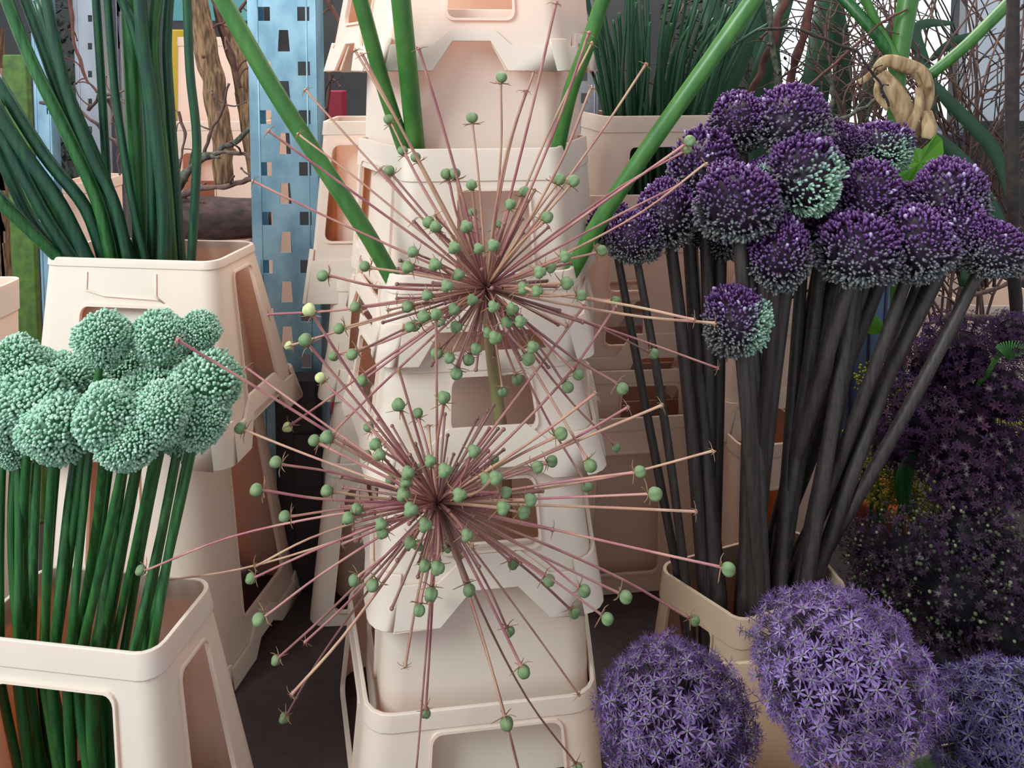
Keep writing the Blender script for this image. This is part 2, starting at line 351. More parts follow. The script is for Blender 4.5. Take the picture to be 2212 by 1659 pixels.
# right back crate with chives
crate('flower_crate', 'cream crate holding thin dark green chives, right of the middle stack', 'crate', None, (1262, 1640), 1.45, 250, 620, rz=9, d0=0.22, d1=0.2, w1=(1300, 1570), r=0.02, win={'F': [(0.15, 0.60, 0.28, 0.82)]}, rim=0.03, m='cream')
crate('crate_collar', 'cream collar under the chive crate', 'crate', None, (1235, 1660), 1.44, 420, 700, rz=6, d0=0.25, d1=0.24, w1=(1255, 1650), r=0.02, m='peach', flange='FRBL', fh=0.06, win={'F': [(0.1, 0.5, 0.35, 0.8)]})
PG = 'peach crates of the shaded stack behind the dark stems'
crate('crate_collar', 'shaded peach collar just below the dark purple heads, left part', 'crate', PG, (1232, 1640), 1.36, 520, 850, rz=5, d0=0.26, d1=0.24, w1=(1262, 1610), r=0.025, m='peach', flange='FRBL', fh=0.085, win={'F': [(0.08, 0.34, 0.33, 0.62), (0.08, 0.34, 0.68, 0.92), (0.7, 0.95, 0.4, 0.9)]})
crate('crate_collar', 'shaded peach collar at mid height behind the dark stems', 'crate', PG, (1215, 1650), 1.34, 800, 1020, rz=5, d0=0.26, d1=0.24, w1=(1250, 1620), r=0.025, m='peach', flange='FRBL', fh=0.07, win={'F': [(0.2, 0.6, 0.45, 0.85)]})
crate('flower_crate', 'lowest shaded peach crate behind the dark stems, large recessed window', 'crate', PG, (1200, 1700), 1.3, 900, 1370, rz=7, d0=0.26, d1=0.24, w1=(1240, 1650), r=0.025, m='peach', win={'F': [(0.04, 0.42, 0.12, 0.8)]}, zb=0.0)
crate('crate_insert', 'shaded peach inner bucket standing in the lowest shaded crate', 'crate', PG, (1225, 1660), 1.33, 960, 1370, rz=7, d0=0.2, d1=0.18, w1=(1260, 1630), r=0.025, m='peach', zb=0.004, rim=None)
SG = 'cream crates of the right stack behind the dark stems'
crate('flower_crate', 'cream crate low behind the dark stems, right of the shaded peach stack', 'crate', SG, (1560, 1800), 1.22, 960, 1450, rz=12, d0=0.22, d1=0.2, w1=(1585, 1780), r=0.02, m='peach', win={'F': [(0.15, 0.7, 0.3, 0.75)]}, zb=0.0)
crate('crate_collar', 'cream collar at mid height behind the dark stems, right side', 'crate', SG, (1540, 1790), 1.28, 700, 940, rz=12, d0=0.22, d1=0.2, w1=(1600, 1770), r=0.02, m='peach', flange='FRBL', fh=0.06)
crate('crate_collar', 'pale collar directly below the lowest purple heads on the right', 'crate', SG, (1590, 1812), 1.3, 545, 760, rz=12, d0=0.22, d1=0.2, w1=(1650, 1800), r=0.02, m='cream', flange='FRBL', fh=0.06, rim=0.03)
# front right crate, turned
gc = crate('flower_crate', 'shaded tan crate turned cornerwise holding the dark allium stems', 'crate', None, (1530, 1882), 1.0, 1312, 1700, rz=22, d0=0.16, d1=0.14, w1=(1556, 1880), r=0.022, bw=0.03, m='tan', win={'F': [(0.16, 0.9, 0.10, 0.80)], 'L': [(0.12, 0.82, 0.08, 0.80)]}, zb=0.0, rim=0.04)
# under the large purple heads
crate('flower_crate', 'shaded tan crate low in the frame under the large purple heads', 'crate', None, (1440, 1960), 0.72, 1700, 1900, rz=4, d0=0.17, d1=0.16, w1=(1460, 1930), r=0.02, m='tan', zb=0.0, rim=0.02)
crate('flower_crate', 'cream crate at the bottom edge between two large purple heads', 'crate', None, (1860, 2330), 0.86, 1540, 1900, rz=2, d0=0.2, d1=0.18, w1=(1880, 2300), r=0.02, m='tan', zb=0.0, rim=0.02)
b = MB(); a = at(1590, 1625, 0.93); c = at(1790, 1600, 0.96)
b.tube([at(1560, 1645, 0.9), at(1800, 1592, 0.95)], 0.012, 12, 1)
tag(b.build('metal_rail', M['steel_d']), 'grey round metal rail low in front of the shaded tan crate', 'rail')

# far background crates
crate('flower_crate', 'cream crate behind the two bark trunks', 'crate', None, (370, 545), 1.95, 80, 240, d0=0.2, d1=0.2, w1=(380, 545), m='peach', rz=0, zb=0.6)
crate('flower_crate', 'cream crate below another behind the bark trunks', 'crate', None, (340, 600), 1.9, 262, 620, d0=0.2, d1=0.2, w1=(360, 580), m='peach', zb=0.0, win={'F': [(0.1, 0.5, 0.7, 0.9)]})
crate('flower_crate', 'cream crate carrying the thick purple brown log', 'crate', None, (330, 560), 1.5, 521, 900, d0=0.12, d1=0.1, w1=(360, 545), m='peach', zb=0.0, r=0.015, ins=0.01)
crate('flower_crate', 'shaded crate seen between the dark green stems', 'crate', None, (130, 210), 1.6, 395, 620, d0=0.15, d1=0.15, w1=(130, 205), m='peach', zb=0.0)
crate('flower_crate', 'white crate with bright rim behind the twigs at the far right', 'crate', None, (2070, 2300), 1.9, 660, 900, d0=0.3, d1=0.3, w1=(2080, 2290), m='cream', zb=0.0)
crate('flower_crate', 'white crate at far right behind the last dark allium stem', 'crate', None, (1975, 2060), 1.85, 640, 900, d0=0.3, d1=0.3, w1=(1985, 2055), m='cream', zb=0.0)

# ---------------------------------------------------------------- steel post with punched holes
def post(name, label, xl, xr, yt, yb, D, m, holes, dep=0.05, lean=0.0):
    z1 = at(0, yt, D).z; z0 = 0.0 if yb is None else at(0, yb, D).z
    W = (xr-xl)*D/FPX; xc = at((xl+xr)/2, (yt+ (yb or 1400))/2, D).x
    e = empty(name, (xc, D, z0), label, 'post'); H = z1-z0
    bm = bmesh.new()
    loops = [[Vector((-W/2, 0, 0)), Vector((W/2, 0, 0)), Vector((W/2, 0, H)), Vector((-W/2, 0, H))]]
    for (hx, hy, hw, hh, tw) in holes:
        p = at(hx, hy, D); a = hw*D/FPX/2; q = hh*D/FPX/2; x = p.x-xc; z = p.z-z0
        loops.append([Vector((x-a*(1+tw), 0, z-q)), Vector((x+a*(1+tw), 0, z-q)), Vector((x+a*(1-tw), 0, z+q)), Vector((x-a*(1-tw), 0, z+q))])
    fill(bm, loops)
    me = bpy.data.meshes.new('face_plate'); bm.to_mesh(me); bm.free(); me.materials.append(m)
    o = link('face_plate', me, e); s = o.modifiers.new('t', 'SOLIDIFY'); s.thickness = 0.002; s.offset = 0
    for sx in (-1, 1):
        b = MB(); b.box((sx*W/2 - 0.001, 0.001, 0), (sx*W/2 + 0.001, dep, H)); b.box((sx*W/2 - (0.012 if sx > 0 else 0), dep-0.002, 0), (sx*W/2 + (0 if sx > 0 else 0.012), dep, H))
        b.build('side_flange', m, e, False)
    for s2 in (-0.36, 0.36):
        b = MB(); b.tube([(s2*W, -0.001, 0), (s2*W, -0.001, H)], 0.0016, 6, 1); b.build('pressed_groove', m, e)
    return e
hs = []
for y in (30, 148, 253, 365, 472, 576, 680, 780): hs += [(570+ (y*0.012), y, 26, 30, 0), (655 + y*0.012, y, 26, 30, 0)]
for y in (88, 198, 310, 418, 523, 630, 727, 830): hs.append((612 + y*0.012, y, 23, 46, 0.14))
hs = [h for h in hs if h[1] < 1000]
post('rack_post', 'pale blue galvanised steel post punched with square and keyhole slots', 546, 692, -260, None, 1.36, M['steel'], hs)
b = MB(); p = at(592, 822, 1.3); q = at(690, 1330, 1.3); b.box((p.x, 1.3, 0), (q.x, 1.34, p.z)); b.box((p.x+0.03, 1.295, 0.0), (q.x+0.01, 1.30, p.z-0.09))
o = b.build('dark_panel', M['black'], smooth=False); bevel(o, 0.002); tag(o, 'tall dark brown box in front of the steel post', 'box')
post('rack_post', 'bright narrow steel upright at the upper left, behind green stems', 88, 124, -260, None, 1.75, M['steel'], [(106, y, 9, 14, 0) for y in range(60, 600, 90)], 0.03)
post('rack_post', 'grey purple steel upright behind the green stems, left of centre', 178, 236, -260, None, 1.8, M['steel_d'], [(195, y, 9, 14, 0) for y in range(40, 600, 60)], 0.03)
post('rack_post', 'dark grey steel upright behind the thickest green stems', 240, 275, -260, None, 1.9, M['steel_d'], [(256, y, 7, 10, 0) for y in range(30, 600, 70)], 0.03)
post('rack_post', 'brown slotted upright at the left frame edge', -40, 18, 60, None, 1.7, M['bark'], [(4, y, 16, 26, 0) for y in range(160, 640, 88)], 0.03)
post('rack_post', 'dark slotted upright right of the middle stack', 1236, 1290, -260, None, 1.6, M['steel_d'], [(1262, y, 14, 22, 0) for y in range(20, 500, 48)], 0.03)
def slab(name, label, cat, x0, x1, y0, y1, D, m, th=0.03, group=None, floor=False, bv=0.003):
    a = at(x0, y1, D); c = at(x1, y0, D); b = MB(); b.box((a.x, D, 0 if floor else a.z), (c.x, D+th, c.z))
    o = b.build(name, M[m], smooth=False); bevel(o, bv); return tag(o, label, cat, group)
slab('board', 'teal board across the top left behind trunks', 'board', 370, 545, -60, 46, 2.7, 'teal')
slab('yellow_box', 'small yellow carton left of the bark trunks', 'box', 374, 402, 64, 250, 2.2, 'ybox', 0.05, floor=True)
slab('storage_bin', 'crimson bin glimpsed right of the steel post', 'bin', 706, 740, 196, 300, 2.0, 'red', 0.05, floor=True)
slab('board', 'pale grey board at the upper right behind bare twigs', 'board', 2088, 2320, -200, 262, 2.6, 'grey', 0.02, floor=False)
slab('blue_crate', 'dark blue crate blurred behind twigs at the right', 'crate', 1960, 2085, 290, 560, 2.3, 'blue', 0.2, floor=True)
slab('plant_stake', 'lime green painted plank at the left edge', 'plank', 30, 56, 118, 720, 1.5, 'lime', 0.015, floor=True)

# blue striped bucket
def lathe(b, c, prof, n=24):
    c = Vector(c); prev = None
    for r, z in prof:
        rg = [b.V(c + Vector((r*math.cos(2*PI*k/n), r*math.sin(2*PI*k/n), z))) for k in range(n)]
        if prev:
            for k in range(n): b.f.append([prev[k], prev[(k+1) % n], rg[(k+1) % n], rg[k]])
        prev = rg
c = at(1850, 700, 1.6)
e = empty('bucket', (c.x, 1.6, 0), 'light blue bucket behind dark stems at the right', 'bucket')
b = MB((c.x, 1.6, 0)); lathe(b, (c.x, 1.6, 0), [(0.001, 0), (0.05, 0), (0.065, at(0, 590, 1.6).z), (0.068, at(0, 588, 1.6).z), (0.062, at(0, 592, 1.6).z), (0.048, 0.005)])
b.build('bucket_body', M['blueb'], e)
for k in range(12):
    a = 2*PI*k/12; b = MB((c.x, 1.6, 0)); zt = at(0, 595, 1.6).z
    b.tube([(c.x+0.051*math.cos(a), 1.6+0.051*math.sin(a), 0.01), (c.x+0.0655*math.cos(a), 1.6+0.0655*math.sin(a), zt)], 0.004, 6, 1)
    b.build('dark_stripe', M['blue'], e)
c = at(1905, 1120, 1.42)
b = MB(); lathe(b, (c.x, 1.42, 0), [(0.001, 0.001), (0.04, 0), (0.052, c.z+0.03), (0.056, c.z+0.03), (0.056, c.z+0.05), (0.05, c.z+0.05), (0.038, 0.006)])
tag(b.build('flower_pot', M['terra']), 'terracotta pot behind the slanting dark stems', 'pot')
# ---------------------------------------------------------------- stems without heads
def stem_thing(name, label, cat, pts, D, wpx, m, group=None, n=10, base=None, Dt=None, taper=0.85, flat=1.0):
    """pts bottom -> top in px; D bottom depth, Dt top depth"""
    Dt = D if Dt is None else Dt; N = len(pts)
    P = [at(p[0] + (max(0, (205-p[0])*0.3) if i == 0 else 0), p[1], D + (Dt-D) * i / max(1, N-1)) for i, p in enumerate(pts)]
    if base is not None:
        d = (P[0]-P[1]).normalized(); bz = Vector(base); L = max(0.02, (P[0]-bz).length)
        e1 = P[0] + d*min(0.03, L*0.3); P.insert(0, e1); P.insert(0, e1.lerp(bz, 1.0))
    r0 = wpx * D / FPX / 2
    rs = [r0 * (1 - (1-taper) * i / (len(P)-1)) for i in range(len(P))]
    b = MB(P[0]); b.tube(P, rs, n, 5, flat=flat); o = b.build(name, M[m]); o.location = P[0]
    return tag(o, label, cat, group)
T = [  # (points bottom to top, width px)
 ([(104,566),(70,505),(-10,430)], 22), ([(122,567),(70,480),(20,380),(-20,290)], 24), ([(142,568),(90,455),(10,300),(-30,230)], 24),
 ([(162,570),(112,450),(50,340),(-20,205)], 26), ([(190,571),(130,440),(52,330),(-20,215)], 26), ([(228,572),(185,450),(92,330),(-20,150)], 25),
 ([(244,573),(212,440),(150,300),(58,110),(0,-40)], 24), ([(262,573),(225,450),(165,310),(92,100),(40,-40)], 22),
 ([(280,574),(248,440),(196,330),(140,180),(92,-40)], 21), ([(236,560),(232,420),(220,200),(205,-40)], 17),
 ([(306,576),(300,450),(290,250),(283,100),(276,-40)], 32), ([(328,577),(330,450),(322,250),(300,100),(248,-40)], 20),
 ([(356,577),(352,420),(330,230),(310,100),(300,-40)], 26), ([(372,578),(362,430),(344,250),(330,100),(345,-40)], 22),
 ([(392,578),(380,420),(368,250),(360,100),(368,-40)], 20), ([(412,579),(420,450),(425,300),(410,150),(403,-40)], 18),
 ([(112,575),(60,490),(-30,395)], 22), ([(294,575),(255,470),(232,390),(150,200),(80,0)], 16), ([(318,576),(285,430),(250,210),(232,0),(230,-40)], 15)]
T.sort(key=lambda t: t[0][0][0])
for i, (pts, wd) in enumerate(T):
    D = 1.105 + 0.045 * ((i * 7) % 5) / 5
    q = at(250 + (pts[0][0]-250)*0.75, 900, D)
    stem_thing('green_stem', 'dark green hollow leaf stalk, %s from left in the tall white crate' % ORD[i], 'stem', pts, D, wd*1.18, 'stem_t' if i % 4 else 'stem_g', 'dark green stalks in the left crate', base=(q.x, D, q.z), Dt=D-0.04)
BIG = [([(847,600),(790,500),(705,370),(590,190),(465,-30)], 38, 0.95, 0.90, 'thick green stalk slanting up to the left across the steel post', (860, 760)),
 ([(872,318),(830,190),(800,80),(768,-40)], 33, 1.0, 0.92, 'thick green stalk in the middle stack, left of the pair', (880, 700)),
 ([(898,322),(886,200),(875,90),(862,-40)], 42, 1.004, 0.92, 'thickest straight green stalk in the middle stack', (905, 700)),
 ([(1205,320),(1232,200),(1272,90),(1315,-40)], 33, 1.03, 0.95, 'green stalk leaning right out of the middle stack rim', (1190, 600)),
 ([(1236,584),(1300,470),(1400,320),(1520,150),(1655,-40)], 37, 0.985, 0.9, 'long light green stalk slanting up right in front of the chive crate', (1220, 740))]
for pts, wd, D, Dt, lab, bs in BIG:
    q = at(bs[0], bs[1], D)
    stem_thing('thick_green_stalk', lab, 'stem', pts, D, wd, 'stem_l', None, 12, (q.x, D, q.z), Dt, 0.95)
# chives
for i in range(58):
    t = i / 57; xb = 1308 + t*232; xt = 1255 + t*420 + R.uniform(-45, 45); D = 1.49 + R.uniform(0, 0.14)
    q = at(xb*0.9+143, 470, D)
    pts = [(xb, 262), ((xb*0.6+xt*0.4) + R.uniform(-8, 8), 120 + R.uniform(-20, 20)), (xt, -40 if R.random() < .7 else R.uniform(0, 60))]
    stem_thing('chive_stalk', 'thin dark green chive stalk in the cream crate right of the middle stack', 'stem', pts, D, R.uniform(9, 15), 'chive', 'chive stalks', 6, (q.x, D, q.z), D-0.03, 0.6)

# ---------------------------------------------------------------- flower head meshes (unit radius)
def fib(n, i): 
    z = 1 - 2*(i+.5)/n; a = i * 2.399963; r = math.sqrt(max(0, 1-z*z)); return Vector((r*math.cos(a), r*math.sin(a), z))
def basis(d):
    u = d.cross(Vector((0.31, 0.2, 0.93))).normalized(); return u, d.cross(u)
def lerpc(a, b, t): t = max(0, min(1, t)); return tuple(x + (y-x)*t for x, y in zip(a, b))
def dirs(n, r, jit):
    q = Matrix.Rotation(r.random()*6, 3, 'X') @ Matrix.Rotation(r.random()*6, 3, 'Y')
    return [(q @ (fib(n, i) + Vector((r.gauss(0, jit), r.gauss(0, jit), r.gauss(0, jit))))).normalized() for i in range(n)]
def hf(s):
    ph = [s*1.7, s*2.9, s*0.6]
    return lambda d: 1.03 + 0.07*math.sin(3*d.x+ph[0]) + 0.06*math.sin(4*d.y+ph[1]) + 0.05*math.sin(5*d.z+ph[2])
def green_head(seed):
    r = random.Random(seed); b = MB(); f = hf(seed); n = 1150
    c1, c2, c3 = srgb((150, 188, 166)), srgb((114, 158, 126)), srgb((190, 212, 196))
    b.col = srgb((74, 118, 84)); b.sphere((0, 0, 0), 0.84, 16, 10)
    for d in dirs(n, r, .03):
        rr = f(d) * (1 + r.gauss(0, 0.045))*0.98; s = r.uniform(0.052, 0.070)
        b.col = lerpc(lerpc(c2, c1, r.random()), c3, max(0, r.random()*1.4-0.6))
        u, v = basis(d); c = d*rr; prev = None
        rings = []
        for (h, q) in ((-1.6, 0.35), (-0.3, 0.95), (0.55, 0.8)):
            rings.append([b.V(c + d*h*s + (u*math.cos(k*PI/2.5) + v*math.sin(k*PI/2.5))*q*s) for k in range(5)])
        t = b.V(c + d*1.15*s)
        for a in range(2):
            for k in range(5): b.f.append([rings[a][k], rings[a][(k+1) % 5], rings[a+1][(k+1) % 5], rings[a+1][k]])
        for k in range(5): b.f.append([rings[2][k], rings[2][(k+1) % 5], t])
    return b.mesh('flower_head', M['attr'])
def dark_head(seed, green=None):
    r = random.Random(seed); b = MB(); f = hf(seed); n = 1050
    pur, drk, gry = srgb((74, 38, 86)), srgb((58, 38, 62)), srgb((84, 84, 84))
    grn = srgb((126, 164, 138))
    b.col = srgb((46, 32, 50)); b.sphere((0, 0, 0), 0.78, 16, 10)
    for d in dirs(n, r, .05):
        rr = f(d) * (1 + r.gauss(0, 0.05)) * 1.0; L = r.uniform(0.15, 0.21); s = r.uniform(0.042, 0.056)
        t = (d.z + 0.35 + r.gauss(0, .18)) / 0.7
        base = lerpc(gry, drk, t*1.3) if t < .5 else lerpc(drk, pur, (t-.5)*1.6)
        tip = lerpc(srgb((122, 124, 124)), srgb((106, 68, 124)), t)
        if green is not None:
            g = (d.dot(Vector(green).normalized()) + r.gauss(0, .12) - 0.35) * 3
            base = lerpc(base, grn, g); tip = lerpc(tip, srgb((172, 200, 180)), g)
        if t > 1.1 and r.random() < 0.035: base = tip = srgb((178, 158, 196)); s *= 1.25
        u, v = basis(d); c = d*(rr - L*0.6)
        dd = (d + Vector((r.gauss(0, .3), r.gauss(0, .3), r.gauss(0, .3) + 0.3))).normalized()
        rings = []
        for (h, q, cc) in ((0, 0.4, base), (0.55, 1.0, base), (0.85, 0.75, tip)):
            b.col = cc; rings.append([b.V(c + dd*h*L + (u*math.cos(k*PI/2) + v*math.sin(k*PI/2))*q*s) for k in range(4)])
        b.col = tip; tp = b.V(c + dd*L*1.05)
        for a in range(2):
            for k in range(4): b.f.append([rings[a][k], rings[a][(k+1) % 4], rings[a+1][(k+1) % 4], rings[a+1][k]])
        for k in range(4): b.f.append([rings[2][k], rings[2][(k+1) % 4], tp])
    return b.mesh('flower_head', M['attr'])
def star(b, c, d, s, col, ctr, rr, np=6, wid=0.2, rnd=None):
    """a star floret: np narrow petals round a small centre, facing d"""
    u, v = basis(d); a0 = rr.random()*6
    for k in range(np):
        a = a0 + 2*PI*k/np + rr.gauss(0, .08); e = u*math.cos(a) + v*math.sin(a); w_ = d.cross(e) * s * wid
        tilt = rr.uniform(0.1, 0.55)
        b.col = ctr; p0 = b.V(c)
        b.col = col; p1 = b.V(c + e*s*0.5 + d*s*tilt*0.35 + w_); p2 = b.V(c + e*s*0.5 + d*s*tilt*0.35 - w_); p4 = b.V(c + e*s*0.55 + d*s*(tilt*0.35-0.06))
        p3 = b.V(c + e*s + d*s*tilt*0.55)
        b.f.append([p0, p2, p4]); b.f.append([p0, p4, p1]); b.f.append([p1, p4, p3]); b.f.append([p4, p2, p3])
def stalk(b, p, q, r, col):
    d = (q-p).normalized(); u, v = basis(d); b.col = col
    A = [b.V(p + (u*math.cos(k*2.094)+v*math.sin(k*2.094))*r) for k in range(3)]; B = [b.V(q + (u*math.cos(k*2.094)+v*math.sin(k*2.094))*r) for k in range(3)]
    for k in range(3): b.f.append([A[k], A[(k+1) % 3], B[(k+1) % 3], B[k]])
def umbel_head(seed, n, cols, scol, s0, s1, beads=None, core=(30, 22, 34), cr=0.55, rough=0.09):
    r = random.Random(seed); b = MB(); f = hf(seed)
    b.col = srgb(core); b.sphere((0, 0, 0), cr, 14, 9)
    for i, d in enumerate(dirs(n, r, .08)):
        rr = f(d) * (1 + r.gauss(0, rough) - (0.14 if r.random() < .3 else 0)); c = d*rr
        stalk(b, d*0.4, c, 0.006, srgb(scol))
        if beads and r.random() < beads[0]:
            b.col = srgb(beads[1 + r.randrange(len(beads)-1)]); b.sphere(c, r.uniform(0.026, 0.042), 6, 4)
        else:
            dd = (d + Vector((r.gauss(0, .35), r.gauss(0, .35), r.gauss(0, .35)))).normalized()
            star(b, c, dd, r.uniform(s0, s1), srgb(cols[r.randrange(len(cols))]), srgb((130, 130, 110)) if r.random() < .07 else srgb(cols[0]), r)
    return b.mesh('flower_head', M['petal'])
GH = [green_head(s) for s in (1, 2, 3)]
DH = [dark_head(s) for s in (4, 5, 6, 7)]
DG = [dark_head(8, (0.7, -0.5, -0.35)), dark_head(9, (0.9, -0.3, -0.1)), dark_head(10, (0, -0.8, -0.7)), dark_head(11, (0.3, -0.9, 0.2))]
XH = [umbel_head(s, 330, [(54, 26, 46), (72, 36, 60), (40, 22, 36)], (38, 26, 30), 0.11, 0.17, core=(22, 14, 22), cr=0.6) for s in (20, 21)]
SH = [umbel_head(s, 420, [(44, 28, 36), (58, 34, 52)], (36, 28, 28), 0.08, 0.13, beads=(0.42, (84, 94, 62), (60, 68, 46), (120, 130, 96), (44, 44, 34)), core=(16, 12, 14), cr=0.55, rough=0.14) for s in (24, 25)]

def allium(label, px, py, rpx, D, cross, base, me, smat, swpx, group, tw=None, cat='flower', name='allium_flower', sq=1.0):
    c = at(px, py, D); r = rpx*1.06*D/FPX
    e = empty(name, base, label, cat, group)
    cr = Vector(cross); bs = Vector(base)
    b = MB(base); sr = swpx*D/FPX/2
    dirn = (cr - c).normalized(); j = Vector((R.uniform(-.004, .004), R.uniform(-.004, .004), 0))
    k0 = cr + dirn*0.03
    b.tube([bs, bs.lerp(k0, .5), k0, cr, cr.lerp(c, .33)+j, cr.lerp(c, .66)+j, c + dirn*r*0.72], [sr*1.1, sr*1.1, sr*1.05, sr, sr*0.97, sr*0.93, sr*0.85], 8, 4)
    b.build('stem', M[smat], e)
    h = link('flower_head', me, e); h.location = c - bs; h.scale = (r, r*0.95, r*sq); h.rotation_euler = (R.uniform(-.2, .2), R.uniform(-.2, .2), tw if tw is not None else R.uniform(0, 6.28))
    return e
# ---- green alliums, front left crate (opening roughly x -0.52..-0.33)
GA = [(222,730,54,.84,'pale green allium head standing highest on the left, bare stem below it'),
 (350,728,54,.86,'pale green allium head at top, touching the small rightmost one'),
 (430,718,43,.88,'small pale green allium head, upper right of the bunch'),
 (28,790,58,.84,'pale green allium head at the left edge, upper'),
 (140,822,58,.86,'pale green allium head in the gap between left edge and raised head'),
 (262,792,52,.92,'shaded green allium head behind the raised one'),
 (325,850,58,.85,'pale green allium head in the middle of the bunch'),
 (440,828,70,.86,'broad pale green allium head at the far right of the bunch'),
 (66,868,68,.82,'pale green allium head second row near the left edge'),
 (8,905,60,.83,'pale green allium head cut by the left edge, lower'),
 (118,928,70,.79,'large pale green allium head, lower left front'),
 (232,898,68,.79,'large pale green allium head in front of the middle'),
 (350,893,60,.80,'round pale green allium head lower right with light stem'),
 (430,908,54,.83,'loose pale green allium head lower right, showing olive inside'),
 (275,958,58,.78,'lowest pale green allium head of the bunch'),
 (192,850,52,.87,'pale green allium head tucked under the raised head'),
 (30,965,46,.84,'small pale green allium head low at the left'),
 (300,800,48,.95,'green allium head hidden between the raised and the top heads'),
 (390,790,50,.93,'green allium head under the small upper right one'),
 (90,800,48,.93,'green allium head behind the left group'),
 (170,925,44,.9,'green allium head behind the large lower left one'),
 (395,935,46,.88,'green allium head peeking under the lower right group'),
 (60,930,46,.9,'green allium head behind the left edge group'),
 (310,930,44,.9,'green allium head behind the lowest ones')]
xs = sorted(range(len(GA)), key=lambda i: GA[i][0])
rank = {i: k for k, i in enumerate(xs)}
for i, (px, py, r, D, lab) in enumerate(GA):
    t = rank[i] / (len(GA)-1)
    Dc = 0.808 + 0.06 * ((i*5) % 7) / 6
    cr = at(12 + 305*t + R.uniform(-12, 12), 1410, Dc); bs = at(60 + 215*t + R.uniform(-25, 25), 1700, Dc)
    allium(lab, px, py, r, D, cr, (bs.x, Dc+0.012, 0.01), GH[i % 3], 'stem_g', 19 + (i % 3)*2, 'pale green alliums')
# ---- dark purple alliums
DA = [(1600,266,60,1.16,0,'dark purple allium head at the very top left of the purple bunch'),
 (1705,266,72,1.14,0,'large dark purple allium head, highest of the purple bunch'),
 (1815,322,48,1.18,1,'small dark purple allium head left of the grey green one'),
 (1905,316,54,1.2,'g2','grey green allium head with lilac tips, upper right'),
 (1520,368,74,1.13,1,'dark purple allium head below the top left one'),
 (1735,378,78,1.08,'g0','purple allium head with green lower right flank, near the top'),
 (1662,390,50,1.12,'g3','pale mint green allium head squeezed between two purple ones'),
 (1595,442,80,1.03,2,'large purple allium head in front, left of centre'),
 (1442,462,66,1.1,3,'blackish purple allium head above the paired left stems'),
 (1322,488,48,1.12,0,'small blackish allium head farthest left of the purple bunch'),
 (1368,512,54,1.08,2,'blackish allium head second from the left, low'),
 (1556,505,50,1.14,1,'dark allium head behind the large front left one'),
 (1680,548,74,1.03,3,'purple allium head low in the centre of the bunch'),
 (1782,500,64,1.12,0,'dim purple allium head behind the centre right'),
 (1872,432,70,1.1,1,'purple allium head below the grey green one'),
 (1858,544,78,1.04,2,'purple allium head low, right of centre, above a thick stem'),
 (1985,530,76,1.05,0,'purple allium head low right, between two large ones'),
 (2050,430,78,1.12,3,'large bright purple allium head at the upper right'),
 (1962,455,58,1.14,2,'purple allium head half hidden on the right'),
 (2072,505,62,1.08,1,'purple allium head beneath the bright upper right one'),
 (2140,540,62,1.06,2,'purple allium head farthest right'),
 (1595,695,66,0.98,'g1','lone purple allium head hanging lower than the rest, green right edge'),
 (1482,405,48,1.15,3,'dark allium head at the left shoulder of the bunch'),
 (1640,480,46,1.16,0,'dark allium head in the shadow of the central ones'),
 (1740,470,44,1.17,3,'dark allium head behind the purple and green one'),
 (1910,500,50,1.15,0,'dark allium head between the two lower right ones'),
 (1490,490,44,1.16,2,'dark allium head tucked under the left shoulder'),
 (1810,560,44,1.14,1,'dark allium head low behind the right centre')]
G0 = gc.matrix_world.copy(); G0 = Matrix.Translation(gc.location) @ Matrix.Rotation(rad(22), 4, 'Z')
xs = sorted(range(len(DA)), key=lambda i: DA[i][0]); rank = {i: k for k, i in enumerate(xs)}
for i, (px, py, r, D, var, lab) in enumerate(DA):
    t = rank[i]/(len(DA)-1); s = ((i*5) % 7)/6
    zr = at(0, 1312, 1.0).z
    cr = G0 @ Vector((-0.082 + 0.172*t, 0.03 + 0.085*s, zr-0.0)); bs = G0 @ Vector((-0.066 + 0.13*t, 0.03 + 0.09*s, 0.006))
    if px < 1400: cr = G0 @ Vector((-0.098, 0.1 + 0.02*(px < 1350), zr)); bs = G0 @ Vector((-0.08, 0.1, 0.006))
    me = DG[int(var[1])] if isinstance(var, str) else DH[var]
    allium(lab, px, py, r, D, cr, bs, me, 'stem_k', 30 + (i % 4)*2 if px > 1400 else 20, 'dark purple alliums', tw=R.uniform(-.3, .3) if isinstance(var, str) else None)

